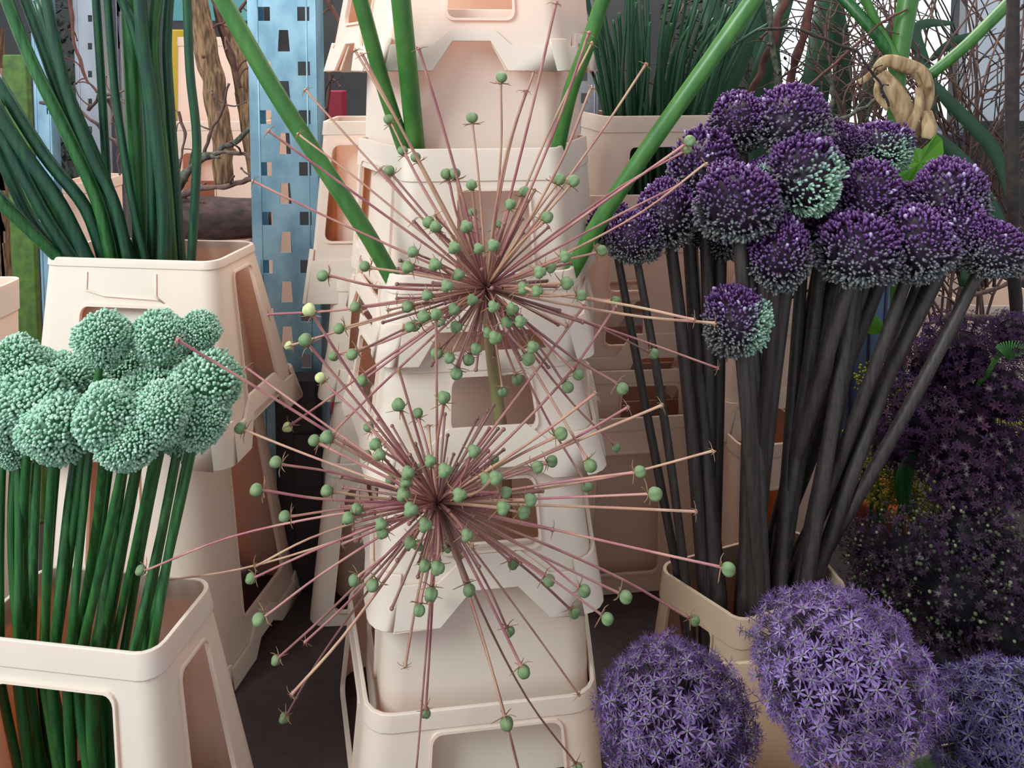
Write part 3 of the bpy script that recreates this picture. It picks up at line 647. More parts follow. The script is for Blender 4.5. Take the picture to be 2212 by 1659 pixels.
# ---------------------------------------------------------------- large purple globes in front
def globe(px, py, rpx, D, lab, base, seed, cols):
    c = at(px, py, D); r = rpx*D/FPX; rr = random.Random(seed); f = hf(seed)
    e = empty('allium_globe', base, lab, 'flower', 'large purple globe alliums'); bs = Vector(base)
    b = MB(base); b.tube([bs, bs.lerp(c, .5)+Vector((.003, 0, 0)), c - (c-bs).normalized()*r*0.3], 0.0068, 12, 6); b.build('stem', M['stem_g'], e)
    n = 1350; fl = []
    b = MB(c); b.col = srgb((44, 26, 48)); b.sphere(c, r*0.6, 16, 10)
    for d in dirs(n, rr, .07):
        L = r*f(d)*(0.98 + rr.gauss(0, .05) - (0.14 if rr.random() < .4 else 0))
        p = c + d*L; stalk(b, c + d*r*0.3, p, 0.00045, srgb((96, 74, 92) if rr.random() < .6 else (84, 92, 62)))
        fl.append((d, p))
    b.build('pedicels', M['petal'], e).location = c - bs
    variants = []
    for k in range(6):
        q = MB(); cc = cols[k % len(cols)]
        star(q, Vector((0, 0, 0)), Vector((0, 0, 1)), 1.0, srgb(cc), srgb((150, 150, 150)), rr, 6, 0.135)
        q.col = srgb((126, 136, 110)); q.sphere((0, 0, .08), 0.13, 6, 4)
        for a in range(6): stalk(q, Vector((0, 0, 0)), Vector((.45*math.cos(a*1.047+.5), .45*math.sin(a*1.047+.5), .75)), 0.02, srgb(cols[0]))
        variants.append(q)
    fl.sort(key=lambda t: (t[1]-Vector((0, 0, EYE))).length)
    me = [q.mesh('floret', M['petal']) for q in variants]
    rest = MB(c)
    for i, (d, p) in enumerate(fl):
        dd = (d + Vector((rr.gauss(0, .3), rr.gauss(0, .3), rr.gauss(0, .3)))).normalized(); s = rr.uniform(0.0056, 0.0086)
        k = rr.randrange(6)
        if i < 100:
            o = link('floret', me[k], e); o.location = p - bs; o.scale = (s, s, s); o.rotation_euler = dd.to_track_quat('Z', 'Y').to_euler()
        else:
            Q = Matrix.Translation(p) @ dd.to_track_quat('Z', 'Y').to_matrix().to_4x4() @ Matrix.Rotation(rr.random()*6, 4, 'Z') @ Matrix.Scale(s, 4)
            off = len(rest.v); src = variants[k]
            for v_, cl in zip(src.v, src.c): rest.col = cl; rest.V(Q @ v_)
            rest.f += [[x+off for x in fc] for fc in src.f]
    o = rest.build('florets', M['petal'], e); o.location = c - bs; tag(o, kind='stuff')
PC = [(106, 76, 126), (126, 98, 150), (84, 56, 98), (108, 76, 116)]
globe(1465, 1568, 166, 0.66, 'large purple globe allium at the bottom centre right', (0.155, 0.76, 0.01), 31, PC)
globe(1822, 1462, 177, 0.62, 'largest and brightest purple globe allium, bottom right', (0.235, 0.76, 0.01), 32, [(122, 90, 148), (146, 118, 174), (98, 70, 116), (124, 92, 136)])
globe(2162, 1588, 150, 0.68, 'bluish purple globe allium cut by the right edge', (0.46, 0.93, 0.01), 33, [(88, 76, 124), (106, 94, 144), (76, 62, 104), (96, 82, 120)])
# ---------------------------------------------------------------- the two starburst alliums
def lobed(b, r, n=18, m=9):
    rows = []
    for j in range(1, m):
        th = PI*j/m
        rows.append([])
        for k in range(n):
            ph = 2*PI*k/n; q = r*(0.72 + 0.30*abs(math.cos(1.5*ph))**0.6)*(1 if math.sin(th) > .4 else .92)
            rows[-1].append(b.V((math.sin(th)*math.cos(ph)*q, math.sin(th)*math.sin(ph)*q, (math.cos(th)*r*0.95) + r)))
    t = b.V((0, 0, 1.8*r)); bo = b.V((0, 0, 0.05*r))
    for k in range(n):
        b.f.append([t, rows[0][k], rows[0][(k+1) % n]]); b.f.append([bo, rows[-1][(k+1) % n], rows[-1][k]])
        for j in range(len(rows)-1): b.f.append([rows[j][k], rows[j+1][k], rows[j+1][(k+1) % n], rows[j][(k+1) % n]])
def tepals(b, r, n, rr):
    for k in range(n):
        a = 2*PI*k/n + rr.uniform(-.3, .3); u = Vector((math.cos(a), math.sin(a), 0)); s = rr.uniform(.8, 1.5)
        b.tube([(0, 0, 0), u*r*0.9*s + Vector((0, 0, -0.05*r)), u*r*1.5*s + Vector((0, 0, -0.6*r*rr.uniform(-.6, 1)))], [r*0.1, r*0.08, r*0.04], 4, 2)
rr = random.Random(3)
CM = []
for v in range(3):
    b = MB(); lobed(b, 1.0); cm = b.mesh('seed_capsule', M['capsule_y'] if v == 2 else M['capsule'])
    b = MB(); tepals(b, 1.0, 5, rr); tm = b.mesh('withered_tepals', M['dry']); CM.append((cm, tm))
b = MB(); tepals(b, 1.0, 6, rr); b.sphere((0, 0, .1), .35, 6, 4); DRY = b.mesh('dry_tip', M['dry'])
def star_allium(label, C, D, tips, stem_pts, stem_w, seed):
    rr = random.Random(seed); c = at(C[0], C[1], D)
    P = [at(x, y, d) for x, y, d in stem_pts]; base = P[-1]
    e = empty('starburst_allium', base, label, 'flower', None)
    b = MB(base); sr = stem_w*D/FPX/2
    b.tube([c] + P, [sr*0.75] + [sr]*len(P), 12, 6); b.build('stem', M['stem_o'], e)
    b = MB(base); b.sphere(c, 0.0085, 12, 8); b.build('stem_crown', M['husk'], e)
    ex = MB(base)
    for i in range(70):
        d = Vector((rr.gauss(0, 1), rr.gauss(0, 1), rr.gauss(0, 1))).normalized(); L = rr.uniform(0.04, 0.115)
        ex.tube([c + d*0.006, c + d*L*.5 + Vector((0, 0, rr.uniform(-.002, .002))), c + d*L], [0.0012, 0.0012, 0.0015], 5, 3)
        ex.sphere(c + d*L, 0.0022, 6, 4)
    tag(ex.build('spent_pedicels', M['brown_ped'], e), kind='stuff')
    for (x, y, k) in tips:
        rp = math.hypot(x-C[0], y-C[1]); s = rp*D/FPX
        full = rr.uniform(0.085, 0.125) if rp < 260 else s*rr.uniform(1.0, 1.10)
        dz = math.sqrt(max(0, full*full - s*s))
        if k == 'd' and rp > 260: dz *= 0.7
        sg = -1 if rr.random() < 0.78 else 1
        if rp > 330: sg = rr.choice((-1, 1))
        Dt = D + sg*dz
        tip = at(x, y, Dt); L = (tip-c).length; d = (tip-c)/L
        up = Vector((rr.gauss(0, 1), rr.gauss(0, 1), rr.gauss(0, 1))); up = (up - d*up.dot(d)).normalized()
        bow = L*rr.uniform(0.0, 0.045)
        b = MB(base); start = c + d*0.006
        r0 = rr.uniform(0.0012, 0.0016)
        b.tube([start, c + d*L*0.35 + up*bow*0.8, c + d*L*0.7 + up*bow*0.9, tip - d*0.006, tip], [r0*0.9, r0, r0*0.9, r0*0.95, r0*1.7], 6, 4)
        mm = rr.choice(['mauve', 'mauve', 'mauve', 'tan_ped', 'brown_ped']) if k != 'd' else rr.choice(['mauve', 'tan_ped', 'tan_ped'])
        pd = b.build('pedicel', M[mm], e)
        q = d.to_track_quat('Z', 'Y').to_euler()
        if k == 'd':
            o = link('dry_tip', DRY, pd); o.location = tip - base; o.scale = (0.0042,)*3; o.rotation_euler = q
        else:
            z = rr.uniform(0.0056, 0.0067); v = 2 if k == 'y' else rr.choice((0, 0, 1))
            for nm, me in (('seed_capsule', CM[v][0]), ('withered_tepals', CM[v][1])):
                o = link(nm, me, pd); o.location = tip - base; o.scale = (z,)*3; o.rotation_euler = q
T_T = [(905,105,'d'),(1201,8,'d'),(1272,72,'d'),(1277,95,'d'),(1152,155,'d'),(1083,180,'g'),(1021,267,'g'),(1135,197,'d'),(768,110,'d'),(783,118,'d'),(845,268,'g'),(660,195,'d'),(580,283,'d'),(645,290,'d'),(547,392,'d'),(822,365,'d'),(848,378,'g'),(875,335,'g'),(903,350,'g'),(968,388,'g'),(985,388,'g'),(1020,410,'g'),(1395,140,'d'),(1278,190,'d'),(1480,312,'g'),(1475,328,'g'),(1525,355,'d'),(1465,400,'d'),(1202,398,'g'),(1232,400,'g'),(1155,410,'d'),(1128,425,'g'),(1100,450,'g'),(1175,478,'g'),(1022,468,'g'),(1010,498,'g'),(940,465,'d'),(935,490,'g'),(948,498,'g'),(893,478,'d'),(985,540,'g'),(1035,542,'g'),(1065,535,'g'),(900,548,'g'),(947,575,'g'),(1075,495,'g'),(890,580,'g'),(710,597,'g'),(800,578,'g'),(808,622,'d'),(995,595,'g'),(970,618,'g'),(1288,545,'g'),(1212,558,'g'),(1180,580,'g'),(1160,590,'g'),(1215,612,'g'),(580,680,'d'),(632,745,'y'),(628,918,'y'),(780,662,'g'),(745,707,'g'),(838,670,'d'),(893,660,'g'),(930,637,'g'),(730,765,'g'),(773,760,'g'),(793,815,'g'),(857,645,'d'),(925,680,'g'),(895,702,'g'),(908,698,'g'),(955,690,'g'),(985,665,'g'),(990,700,'g'),(1022,646,'g'),(1065,660,'g'),(1102,665,'g'),(1120,690,'g'),(1092,692,'g'),(1155,628,'g'),(1125,622,'g'),(1245,637,'g'),(1318,650,'g'),(1500,690,'d'),(1545,699,'d'),(1550,795,'d'),(1402,760,'g'),(1333,830,'g'),(1240,800,'g'),(1218,825,'g'),(1145,742,'g'),(1135,765,'g'),(1113,808,'g'),(950,755,'g'),(975,765,'g'),(1015,765,'g'),(1030,745,'g'),(990,795,'g'),(1085,835,'g'),(1225,705,'d'),(1325,960,'g'),(1268,992,'g'),(1262,1040,'g'),(695,960,'d'),(1055,712,'g'),(1068,722,'g')]
T_B = [(385,735,'d'),(530,930,'g'),(533,795,'d'),(608,1002,'g'),(568,1060,'g'),(628,1115,'g'),(315,1230,'g'),(338,1257,'g'),(550,1222,'d'),(552,1246,'g'),(573,1330,'g'),(603,1420,'g'),(660,1387,'d'),(630,1502,'d'),(618,1545,'g'),(775,1245,'g'),(815,1252,'g'),(740,1175,'d'),(762,1118,'g'),(780,1100,'g'),(718,1062,'g'),(668,745,'g'),(675,680,'y'),(700,825,'y'),(865,885,'g'),(905,905,'g'),(862,800,'d'),(925,920,'d'),(803,930,'g'),(820,968,'g'),(800,990,'g'),(826,988,'g'),(690,958,'g'),(718,952,'g'),(880,1045,'g'),(850,1040,'g'),(905,1017,'g'),(885,1025,'g'),(875,1070,'g'),(930,1000,'g'),(960,1020,'g'),(932,1033,'g'),(960,1063,'g'),(990,1070,'g'),(945,1103,'g'),(920,1131,'g'),(890,1100,'g'),(830,1130,'g'),(835,1147,'g'),(920,1212,'g'),(945,1216,'g'),(985,1165,'g'),(965,1180,'g'),(1005,1152,'g'),(905,1175,'g'),(890,1166,'g'),(932,1268,'g'),(930,1284,'g'),(908,1303,'g'),(875,1440,'d'),(920,1530,'g'),(898,1680,'d'),(1008,1260,'g'),(1080,1097,'g'),(1120,1105,'g'),(1085,1065,'g'),(1195,1145,'d'),(1136,1080,'g'),(1020,1020,'g'),(1045,1037,'g'),(1060,1000,'g'),(1100,1210,'g'),(1175,1245,'g'),(1250,1268,'g'),(1338,1282,'g'),(1232,1315,'g'),(1300,1328,'g'),(1095,1355,'g'),(1125,1437,'g'),(1250,1500,'d'),(1090,1547,'g'),(1125,1680,'d'),(1243,1650,'g'),(1490,1335,'g'),(1557,1225,'g'),(1503,1105,'d'),(1400,1067,'g'),(1370,1020,'g'),(1540,975,'d'),(1430,875,'d'),(1357,880,'d'),(1287,850,'d'),(1180,1000,'g'),(1200,943,'g'),(1150,1012,'g'),(1020,980,'g'),(1065,1035,'g'),(1020,1180,'d'),(1330,665,'d'),(958,870,'g'),(942,690,'g'),(1262,660,'d')]
star_allium('upper mauve starburst allium with green seed capsules, before the middle stack', (1050, 622), 0.84, T_T, [(1058, 720, 0.90), (1068, 820, 0.94), (1085, 935, 0.955), (1092, 1010, 0.985), (1095, 1120, 1.0)], 30, 5)
star_allium('lower mauve starburst allium with the longest rays, before the middle stack', (945, 1085), 0.78, T_B, [(955, 1110, 0.82), (985, 1190, 0.90), (1000, 1245, 0.925), (1010, 1330, 0.96)], 24, 6)

# ---------------------------------------------------------------- dark flower mass on the right
MA = [(2080,762,78,1.25,0,'dark maroon allium head behind the rightmost slanting stem, top'),
 (2010,800,66,1.28,1,'dark maroon allium head left in the upper maroon row'),
 (2160,850,84,1.2,0,'dark maroon allium head at the right edge, below the green tuft'),
 (1985,905,88,1.22,1,'dark maroon allium head beneath the yellow patch, left'),
 (2075,965,92,1.18,0,'large dark maroon allium head in the centre of the maroon group'),
 (2180,1010,80,1.16,1,'dark maroon allium head at the right edge, lower'),
 (1945,960,62,1.3,0,'dark maroon allium head touching the dark stems'),
 (2090,1060,74,1.12,1,'lowest dark maroon allium head above the seedy ones')]
for i, (px, py, r, D, v, lab) in enumerate(MA):
    c = at(px, py, D); bs = (c.x*0.94, D+0.02, 0.005)
    allium(lab, px, py, r, D, Vector((c.x*0.96, D+0.01, c.z*0.45)), bs, XH[v], 'chive', 12, 'maroon alliums', name='maroon_allium')
c = at(2188, 735, 1.15)
e = allium('maroon allium head with green pedicels at right edge, stem bent left', 2188, 722, 52, 1.15, at(2128, 818, 1.19), (at(2060, 850, 1.3).x, 1.32, 0.005), XH[1], 'stem_l', 11, 'maroon alliums', name='maroon_allium')
for k in range(16):
    a = -0.2 - 2.7*k/15; b = MB(e.location); q = at(2180, 778, 1.13); b.tube([q, q + Vector((0.026*math.cos(a+3.14), -0.01, 0.02+0.012*abs(math.sin(a))))], 0.0012, 5, 1)
    b.build('green_pedicel', M['stem_l'], e)
SA = [(1960,1215,100,1.05,0,'seedy dark allium head nearest the slanting stems'),
 (2095,1165,105,1.08,1,'seedy dark allium head at the top of the seedy group'),
 (2190,1250,100,1.02,0,'seedy dark allium head at the right edge'),
 (2060,1300,115,0.96,1,'large seedy dark allium head in the centre, beaded with green'),
 (1920,1290,75,1.06,1,'small seedy dark allium head touching the brightest purple globe'),
 (2160,1375,105,0.93,0,'seedy dark allium head above the bluish globe'),
 (2040,1420,90,0.95,1,'lowest seedy dark allium head between two purple globes'),
 (1880,1190,55,1.15,0,'small seedy dark allium head behind the stems')]
for i, (px, py, r, D, v, lab) in enumerate(SA):
    c = at(px, py, D); bs = (c.x*0.96, D+0.03, 0.005)
    allium(lab, px, py, r, D, Vector((c.x*0.97, D+0.02, c.z*0.5)), bs, SH[v], 'stem_k', 11, 'seedy dark alliums', name='seeding_allium')
# yellow filler plants
def filler(label, px, py, rpx, D, seed):
    r = random.Random(seed); c = at(px, py, D); base = Vector((c.x, D+0.01, 0.004)); e = empty('yellow_filler', base, label, 'plant', 'yellow filler flowers')
    b = MB(base); b.tube([base, base.lerp(c, .6), c], 0.004, 6, 3); b.build('stem', M['chive'], e)
    R_ = rpx*D/FPX; b = MB(base)
    for i in range(420):
        d = Vector((r.gauss(0, 1), r.gauss(0, 1), r.gauss(0, 1))).normalized() * R_ * r.uniform(.5, 1)
        b.sphere(c+d, r.uniform(0.0012, 0.0028), 5, 4)
    for i in range(40):
        d = Vector((r.gauss(0, 1), r.gauss(0, 1), r.gauss(0, 1))).normalized()*R_*.8; b.tube([c, c+d], 0.0007, 4, 1)
    b.build('blossom', M['yellow'], e)
for i, (x, y, r, D, lab) in enumerate([(1905,830,60,1.42,'yellow green filler below the striped bucket'), (2100,880,60,1.34,'yellow filler between the upper maroon heads'), (2185,920,62,1.36,'yellow filler at the right edge'), (1890,960,70,1.34,'yellow green filler seen through the slanting stems'), (1900,1050,58,1.28,'yellow filler by the terracotta pot'), (1975,1070,60,1.26,'yellow filler under the maroon group')]):
    filler(lab, x, y, r, D, 60+i)
def leaf(name, label, pts, wpx, D, m, group=None, Dt=None, cat='leaf', parent=None):
    Dt = Dt or D; N = len(pts); P = [at(p[0], p[1], D+(Dt-D)*i/(N-1)) for i, p in enumerate(pts)]
    b = MB(P[0]); S = []
    for i in range((N-1)*6+1):
        t = i/6; k = min(int(t), N-2); f = t-k
        p0 = P[max(k-1, 0)]; p1 = P[k]; p2 = P[k+1]; p3 = P[min(k+2, N-1)]
        S.append(0.5*((2*p1)+(p2-p0)*f+(2*p0-5*p1+4*p2-p3)*f*f+(3*p1-p0-3*p2+p3)*f**3))
    prev = None
    for i, p in enumerate(S):
        d = (S[min(i+1, len(S)-1)]-S[max(i-1, 0)]).normalized(); u = d.cross(Vector((0.15, 1, 0.1))).normalized(); nn = u.cross(d)
        w_ = wpx*D/FPX/2*max(0.04, math.sin(PI*(0.08+0.9*i/(len(S)-1)))**0.6)
        rg = [b.V(p-u*w_), b.V(p+nn*w_*0.35), b.V(p+u*w_)]
        if prev:
            for k in range(2): b.f.append([prev[k], prev[k+1], rg[k+1], rg[k]])
        prev = rg
    o = b.build(name, M[m]); o.location = P[0]
    s = o.modifiers.new('t', 'SOLIDIFY'); s.thickness = 0.0012
    return tag(o, label, cat, group)
LV = [([(1560,420),(1550,200),(1530,-60)],70,1.75),([(1640,430),(1660,200),(1640,-60)],80,1.85),([(1600,380),(1640,180),(1720,-60)],60,1.7),([(1730,420),(1760,200),(1790,-60)],80,1.9),([(1700,330),(1650,120),(1590,-40)],60,1.8),([(1780,420),(1820,200),(1800,-60)],56,1.95),([(1500,330),(1600,140),(1640,0)],40,1.65),
      ([(2080,620),(2110,420),(2060,330),(1960,260)],46,1.6),([(2190,460),(2150,330),(2050,220),(2000,160)],40,1.65),([(2020,260),(2000,150),(1980,60),(2060,50)],34,1.7),([(1860,280),(1900,120),(1990,-40)],44,1.75),([(2010,130),(2060,90),(2130,70)],26,1.8),([(2180,520),(2130,420),(2080,350)],34,1.6),([(1690,600),(1680,440),(1700,300)],60,1.95)]
LV = [(p, w*0.75, d) for p, w, d in LV]
LV.sort(key=lambda t: t[0][1][0])
for i, (p, w_, D) in enumerate(LV): 
    a = at(p[0][0], p[0][1], D); leaf('strap_leaf', 'dark green strap leaf at the upper right, %s from the left' % ORD[i], p, w_, D, 'leaf', 'strap leaves behind the purple alliums')
leaf('broad_leaf', 'light green leaf in front of the blue bucket', [(1820,730),(1850,690),(1905,715)], 60, 1.5, 'leaf_b')
leaf('broad_leaf', 'grass green pointed leaf low among yellow filler', [(2070,980),(2100,900),(2090,840)], 34, 1.24, 'stem_g')
leaf('broad_leaf', 'dark green folded leaf beside the yellow filler', [(2150,960),(2130,900),(2190,860)], 40, 1.24, 'leaf')
leaf('broad_leaf', 'green leaf hanging under the maroon heads', [(1960,1110),(1950,1040),(1975,970)], 36, 1.2, 'stem_g')

# ---------------------------------------------------------------- thick knotted green plant stalk, upper right
e = empty('hogweed_stalk', at(1938, 900, 1.45), 'thick ribbed green stalk with dry husk knot at upper right', 'plant'); o0 = e.location
def ptube(name, pts, D, wpx, m, n=12):
    b = MB(o0); P = [at(x, y, D+dd) for x, y, dd in pts]; ws = wpx if isinstance(wpx, list) else [wpx]*len(P)
    b.tube(P, [q*D/FPX/2 for q in ws], n, 5); return b.build(name, M[m], e)
ptube('main_stalk', [(1938,900,.03),(1940,600,.01),(1936,330,0),(1940,150,0),(1972,-60,0)], 1.4, [34,34,32,36,46], 'stem_l', 14)
ptube('side_shoot', [(1938,140,0),(1880,60,0),(1780,-50,.05)], 1.4, [26,24,30], 'stem_g')
ptube('side_shoot', [(1942,135,-.01),(1900,60,0),(1845,-50,0)], 1.4, [20,18,22], 'stem_l')
ptube('side_shoot', [(2005,165,0),(2090,95,-.02),(2195,-10,-.04)], 1.4, [24,24,26], 'stem_l')
b = MB(o0)
for pts, wd in (([(1895,150),(1915,132),(1950,140),(1990,160),(2003,205),(1990,250)], 24), ([(1900,160),(1925,190),(1945,225),(1965,270),(1985,290)], 34), ([(1985,190),(1985,235),(1970,265),(1965,300)], 16), ([(1890,150),(1870,170),(1855,178)], 10), ([(1900,170),(1895,205),(1918,235)], 12), ([(2000,240),(2008,275),(2003,300)], 24), ([(1950,145),(1990,150),(2006,190)], 14)):
    P = [at(x, y, 1.375 - 0.012*math.sin(i)) for i, (x, y) in enumerate(pts)]
    b.tube(P, [wd*1.85/FPX/2*(0.6+0.5*math.sin(PI*(i+.5)/len(P))) for i in range(len(P))], 9, 4, flat=0.35)
b.build('dry_husk', M['husk'], e)
def jag_leaf(pts, D, parent, m, name):
    b = MB(parent.location if parent else (0, 0, 0)); cx = sum(p[0] for p in pts)/len(pts); cy = sum(p[1] for p in pts)/len(pts)
    c = b.V(at(cx, cy, D-0.004)); ids = [b.V(at(x, y, D + 0.006*math.sin(i*1.3))) for i, (x, y) in enumerate(pts)]
    for i in range(len(ids)): b.f.append([c, ids[i], ids[(i+1) % len(ids)]])
    o = b.build(name, M[m], parent, False); s = o.modifiers.new('t', 'SOLIDIFY'); s.thickness = 0.0015; return o
jag_leaf([(1940,290),(1962,300),(1975,318),(1992,322),(2010,305),(2022,290),(2034,300),(2038,330),(2030,345),(2038,360),(2028,372),(2032,385),(2015,383),(2005,398),(1990,392),(1975,412),(1962,402),(1945,408),(1940,385),(1930,372),(1942,355),(1935,335),(1945,318)], 1.36, e, 'leaf_b', 'jagged_leaf')

# ---------------------------------------------------------------- branches
def branch(name, label, pts, D, w0, w1, m, group=None, twigs=0, seed=1, Dt=None, tl=60, cat='branch', knob=0.15):
    r = random.Random(seed); Dt = Dt or D; N = len(pts)
    P = [at(x, y, D+(Dt-D)*i/(N-1)) for i, (x, y) in enumerate(pts)]
    b = MB(P[0]); Q = []; RR = []
    for i in range(N-1):
        for k in range(4):
            t = k/4; Q.append(P[i].lerp(P[i+1], t) + Vector((r.gauss(0, 1), r.gauss(0, 1), r.gauss(0, 1)))*w0*D/FPX*(0.12 if w0 < 25 else 0.03))
            g = (i+t)/(N-1); RR.append((w0+(w1-w0)*g)*D/FPX/2*(1+r.gauss(0, knob)))
    Q.append(P[-1]); RR.append(w1*D/FPX/2)
    b.tube(Q, RR, 10 if w0 > 12 else 7, 3)
    o = b.build(name, M[m]); o.location = P[0]; tag(o, label, cat, group)
    for k in range(twigs):
        i = r.randrange(1, len(Q)-1); d = (Q[i+1]-Q[i-1]).normalized(); q = MB(P[0])
        s = Vector((r.gauss(0, 1), r.gauss(0, .4), r.gauss(0, 1))); s = (s - d*s.dot(d)*0.4).normalized(); L = tl*D/FPX*r.uniform(.4, 1)
        p1 = Q[i]+s*L*.5; p2 = p1 + (s+d*.6).normalized()*L*.5
        rd = min(max(w1, 3), 11)*D/FPX/2*0.7
        q.tube([Q[i], p1, p2], [rd, rd*.8, rd*.6], 6, 3); q.sphere(p2, rd*1.2, 6, 4)
        q.build('twig', M[m], o)
    return o
branch('bark_trunk', 'pale brown trunk of rough bark, left of the two behind the post', [(486,398),(478,300),(465,200),(440,90),(405,-60)], 1.62, 42, 56, 'bark', None, 2, 11, tl=50, cat='trunk', knob=.02)
branch('bark_trunk', 'pale brown leaning trunk, right of the two behind the post', [(552,380),(530,240),(515,140),(490,60),(470,-60)], 1.66, 30, 44, 'bark', None, 2, 12, tl=50, cat='trunk', knob=.03)
b = MB(); p = at(350, 480, 1.5); q = at(585, 468, 1.55); b.tube([p, p.lerp(q, .33)+Vector((0, 0, .004)), p.lerp(q, .66), q], [0.04, 0.043, 0.04, 0.036], 18, 6)
tag(b.build('log', M['log']), 'thick purple brown log lying behind the left crate rim', 'log')
BR = [([(345,450),(390,395),(440,340),(500,310),(556,262)],1.5,20,11,'twig_g','lichen covered branch rising to the right above the log'),
 ([(380,430),(430,405),(500,402),(545,385),(552,350),(520,330),(470,330)],1.48,13,8,'twig','looping brown branch ending at the steel post'),
 ([(440,335),(455,280),(480,240),(495,180)],1.52,9,6,'twig','upright knobbly twig between the two trunks'),
 ([(385,240),(400,290),(390,350),(375,400)],1.55,8,4,'twig','thin hanging twig left of the left trunk'),
 ([(148,-20),(160,90),(185,170),(210,200)],1.7,9,5,'twig_r','reddish branch left of the grey uprights'),
 ([(85,222),(150,225),(210,270),(262,320),(300,300)],1.68,10,7,'twig','brown branch crossing behind the green stems'),
 ([(235,215),(250,260),(255,310),(280,330),(290,400)],1.66,10,6,'twig','knobbly forked branch in the middle of the green stems'),
 ([(190,240),(215,210),(270,195)],1.64,8,5,'twig','short branch pointing right between green stems'),
 ([(455,-20),(475,40),(500,120),(520,190)],1.58,13,9,'twig_r','red brown branch crossing the bark trunks'),
 ([(545,-10),(500,40),(460,60)],1.55,7,4,'twig_r','slender red branch at the top behind the big stalk'),
 ([(700,-10),(735,50),(715,140),(705,260)],1.7,10,7,'twig_r','red brown branch right of the steel post'),
 ([(700,1098),(696,520),(690,300),(702,200),(720,160)],1.6,6,4,'twig_k','dark twig tight against the steel post'),
 ([(1700,-20),(1670,90),(1628,190),(1600,260)],1.6,18,14,'twig_r','red brown branch at the upper right among leaves'),
 ([(1760,-20),(1740,60),(1712,150),(1690,240)],1.65,20,16,'twig_r','darker thick red branch beside another'),
 ([(1640,65),(1720,62),(1780,85),(1850,110),(1900,180),(1920,230)],1.35,8,5,'twig_k','dark arching twig over the purple heads'),
 ([(1720,210),(1800,140),(1900,50),(1960,20)],1.38,7,5,'twig_r','straight orange brown twig slanting to upper right'),
 ([(1690,270),(1680,180),(1665,60),(1655,-30)],1.5,16,10,'twig_g','lichen grey branch behind the purple heads'),
 ([(1790,270),(1800,210),(1790,160)],1.4,11,8,'twig_g','short lichen twig just above the purple heads'),
 ([(1780,265),(1840,250),(1900,210),(1950,200)],1.42,11,7,'twig_g','mossy branch lying above the small purple head'),
 ([(2195,700),(2190,500),(2185,250),(2190,-60)],1.25,26,26,'twig_k','dark upright trunk at the right edge'),
 ([(2195,760),(2150,690),(2070,680),(2010,740),(1990,830)],1.5,16,12,'twig','arched bare branch beneath the purple heads'),
 ([(2212,600),(2100,640),(2040,690),(2000,700)],1.48,12,7,'twig','branch reaching left from the dark trunk'),
 ([(1700,645),(1760,620),(1812,600)],1.22,6,5,'twig_k','dark twig crossing the pale collar'),
 ([(1790,720),(1792,660),(1780,600)],1.24,6,5,'twig_k','small dark upright twig beside the striped bucket')]
for i, (p, D, w0, w1, m, lab) in enumerate(BR): branch('branch', lab, p, D, w0*1.0, w1, m, 'bare branches', 5 if i not in (12, 13, 19) else 1, 100+i)
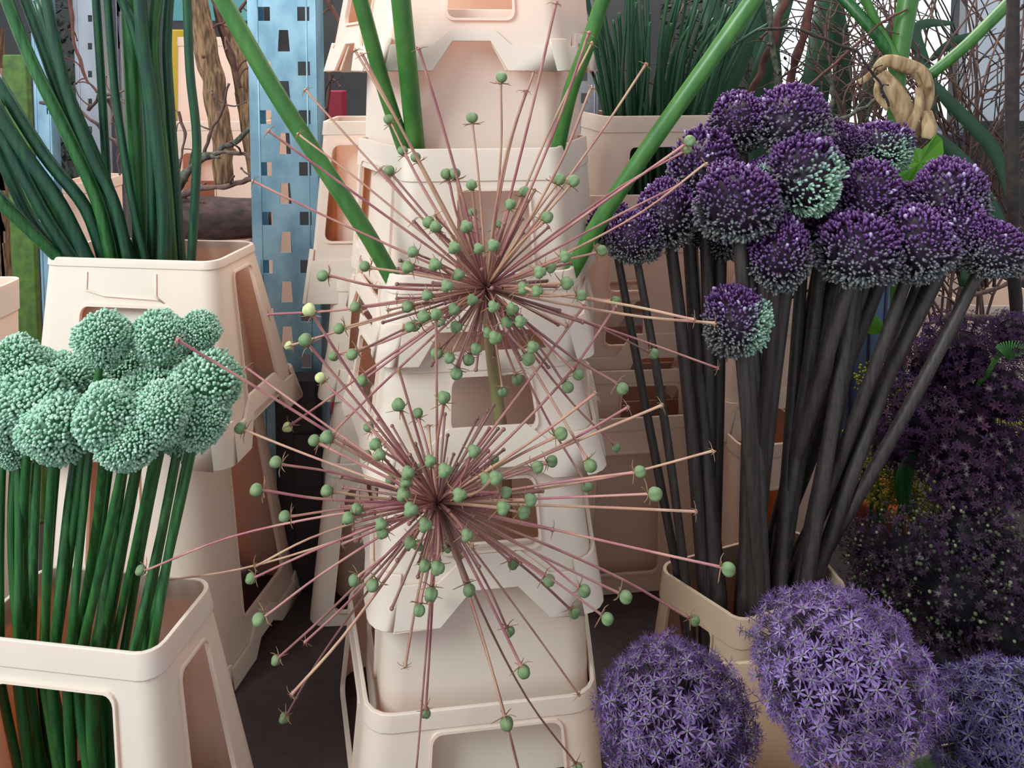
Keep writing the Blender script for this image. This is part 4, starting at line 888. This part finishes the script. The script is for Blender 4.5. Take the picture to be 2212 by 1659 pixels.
# bushy twig shrubs
def shrub(label, x0, x1, ybase, ytop, D, n, m, seed, w=6, lv=2):
    r = random.Random(seed); a = at((x0+x1)/2, ybase, D); base = Vector((a.x, D, a.z)); e = empty('bare_shrub', base, label, 'shrub')
    for k in range(n):
        b = MB(base); xb = (x0+x1)/2 + (r.random()-.5)*(x1-x0)*.6; 
        def grow(x, y, ang, L, wd, lvl, dd):
            P = [at(x, y, D+dd)]; ws = [wd]
            for s in range(4):
                ang += r.gauss(0, .22); x += math.sin(ang)*L/4; y -= math.cos(ang)*L/4; P.append(at(x, y, D+dd)); ws.append(wd*(1-.12*s))
                if lvl > 0 and r.random() < .75: grow(x, y, ang + r.choice((-1, 1))*r.uniform(.35, .9), L*r.uniform(.4, .65), wd*.7, lvl-1, dd + r.uniform(-.02, .02))
            b.tube(P, [q*D/FPX/2 for q in ws], 5, 2)
        grow(xb, ybase, (xb-(x0+x1)/2)/(x1-x0)*0.9 + r.gauss(0, .12), (ybase-ytop)*r.uniform(.75, 1.1), w, lv, r.uniform(-.06, .06))
        b.build('branching_twig', M[m], e)
shrub('bundle of bare grey brown twigs against the grey board', 2030, 2220, 620, -40, 1.75, 16, 'twig', 201, 7, 2)
shrub('bare dark twig bush in front of the bright window', 1960, 2140, 560, 20, 1.9, 10, 'twig_k', 202, 5, 2)
shrub('tangle of pale brown twigs left of the knotted stalk', 1780, 1960, 330, 130, 1.6, 14, 'twig', 203, 6, 2)
shrub('twiggy bush above the white crates at the right', 1940, 2200, 700, 380, 1.7, 14, 'twig', 204, 6, 2)
shrub('thin dark twigs in the gap right of the chive crate', 1580, 1760, 300, -20, 2.0, 8, 'twig_k', 205, 5, 2)
# dark foliage behind the left stems
def bush(label, px, py, wpx, hpx, D, seed, n=900):
    r = random.Random(seed); c = at(px, py, D); W = wpx*D/FPX/2; H = hpx*D/FPX/2; b = MB((c.x, D, 0))
    b.tube([(c.x, D, 0), (c.x, D, c.z)], 0.02, 6, 1)
    for i in range(n):
        p = Vector((c.x + r.uniform(-1, 1)*W, D + r.uniform(-.08, .08), c.z + r.uniform(-1, 1)*H)); d = Vector((r.gauss(0, 1), r.gauss(0, 1), r.gauss(0, 1))).normalized(); u, v = basis(d); s = r.uniform(.008, .018)
        k = [b.V(p+d*s), b.V(p+u*s*.45), b.V(p-d*s), b.V(p-u*s*.45)]; b.f.append(k)
    o = b.build('leafy_bush', M['foliage']); o.location = (c.x, D, 0); return tag(o, label, 'bush')
bush('dark small leaved bush behind the left green stems', 160, 200, 130, 480, 2.1, 301)
bush('dim greenery behind the strap leaves at upper right', 1560, 150, 260, 420, 2.4, 302, 1200)
bush('dim greenery low behind the purple heads', 1800, 420, 300, 300, 2.3, 303, 900)
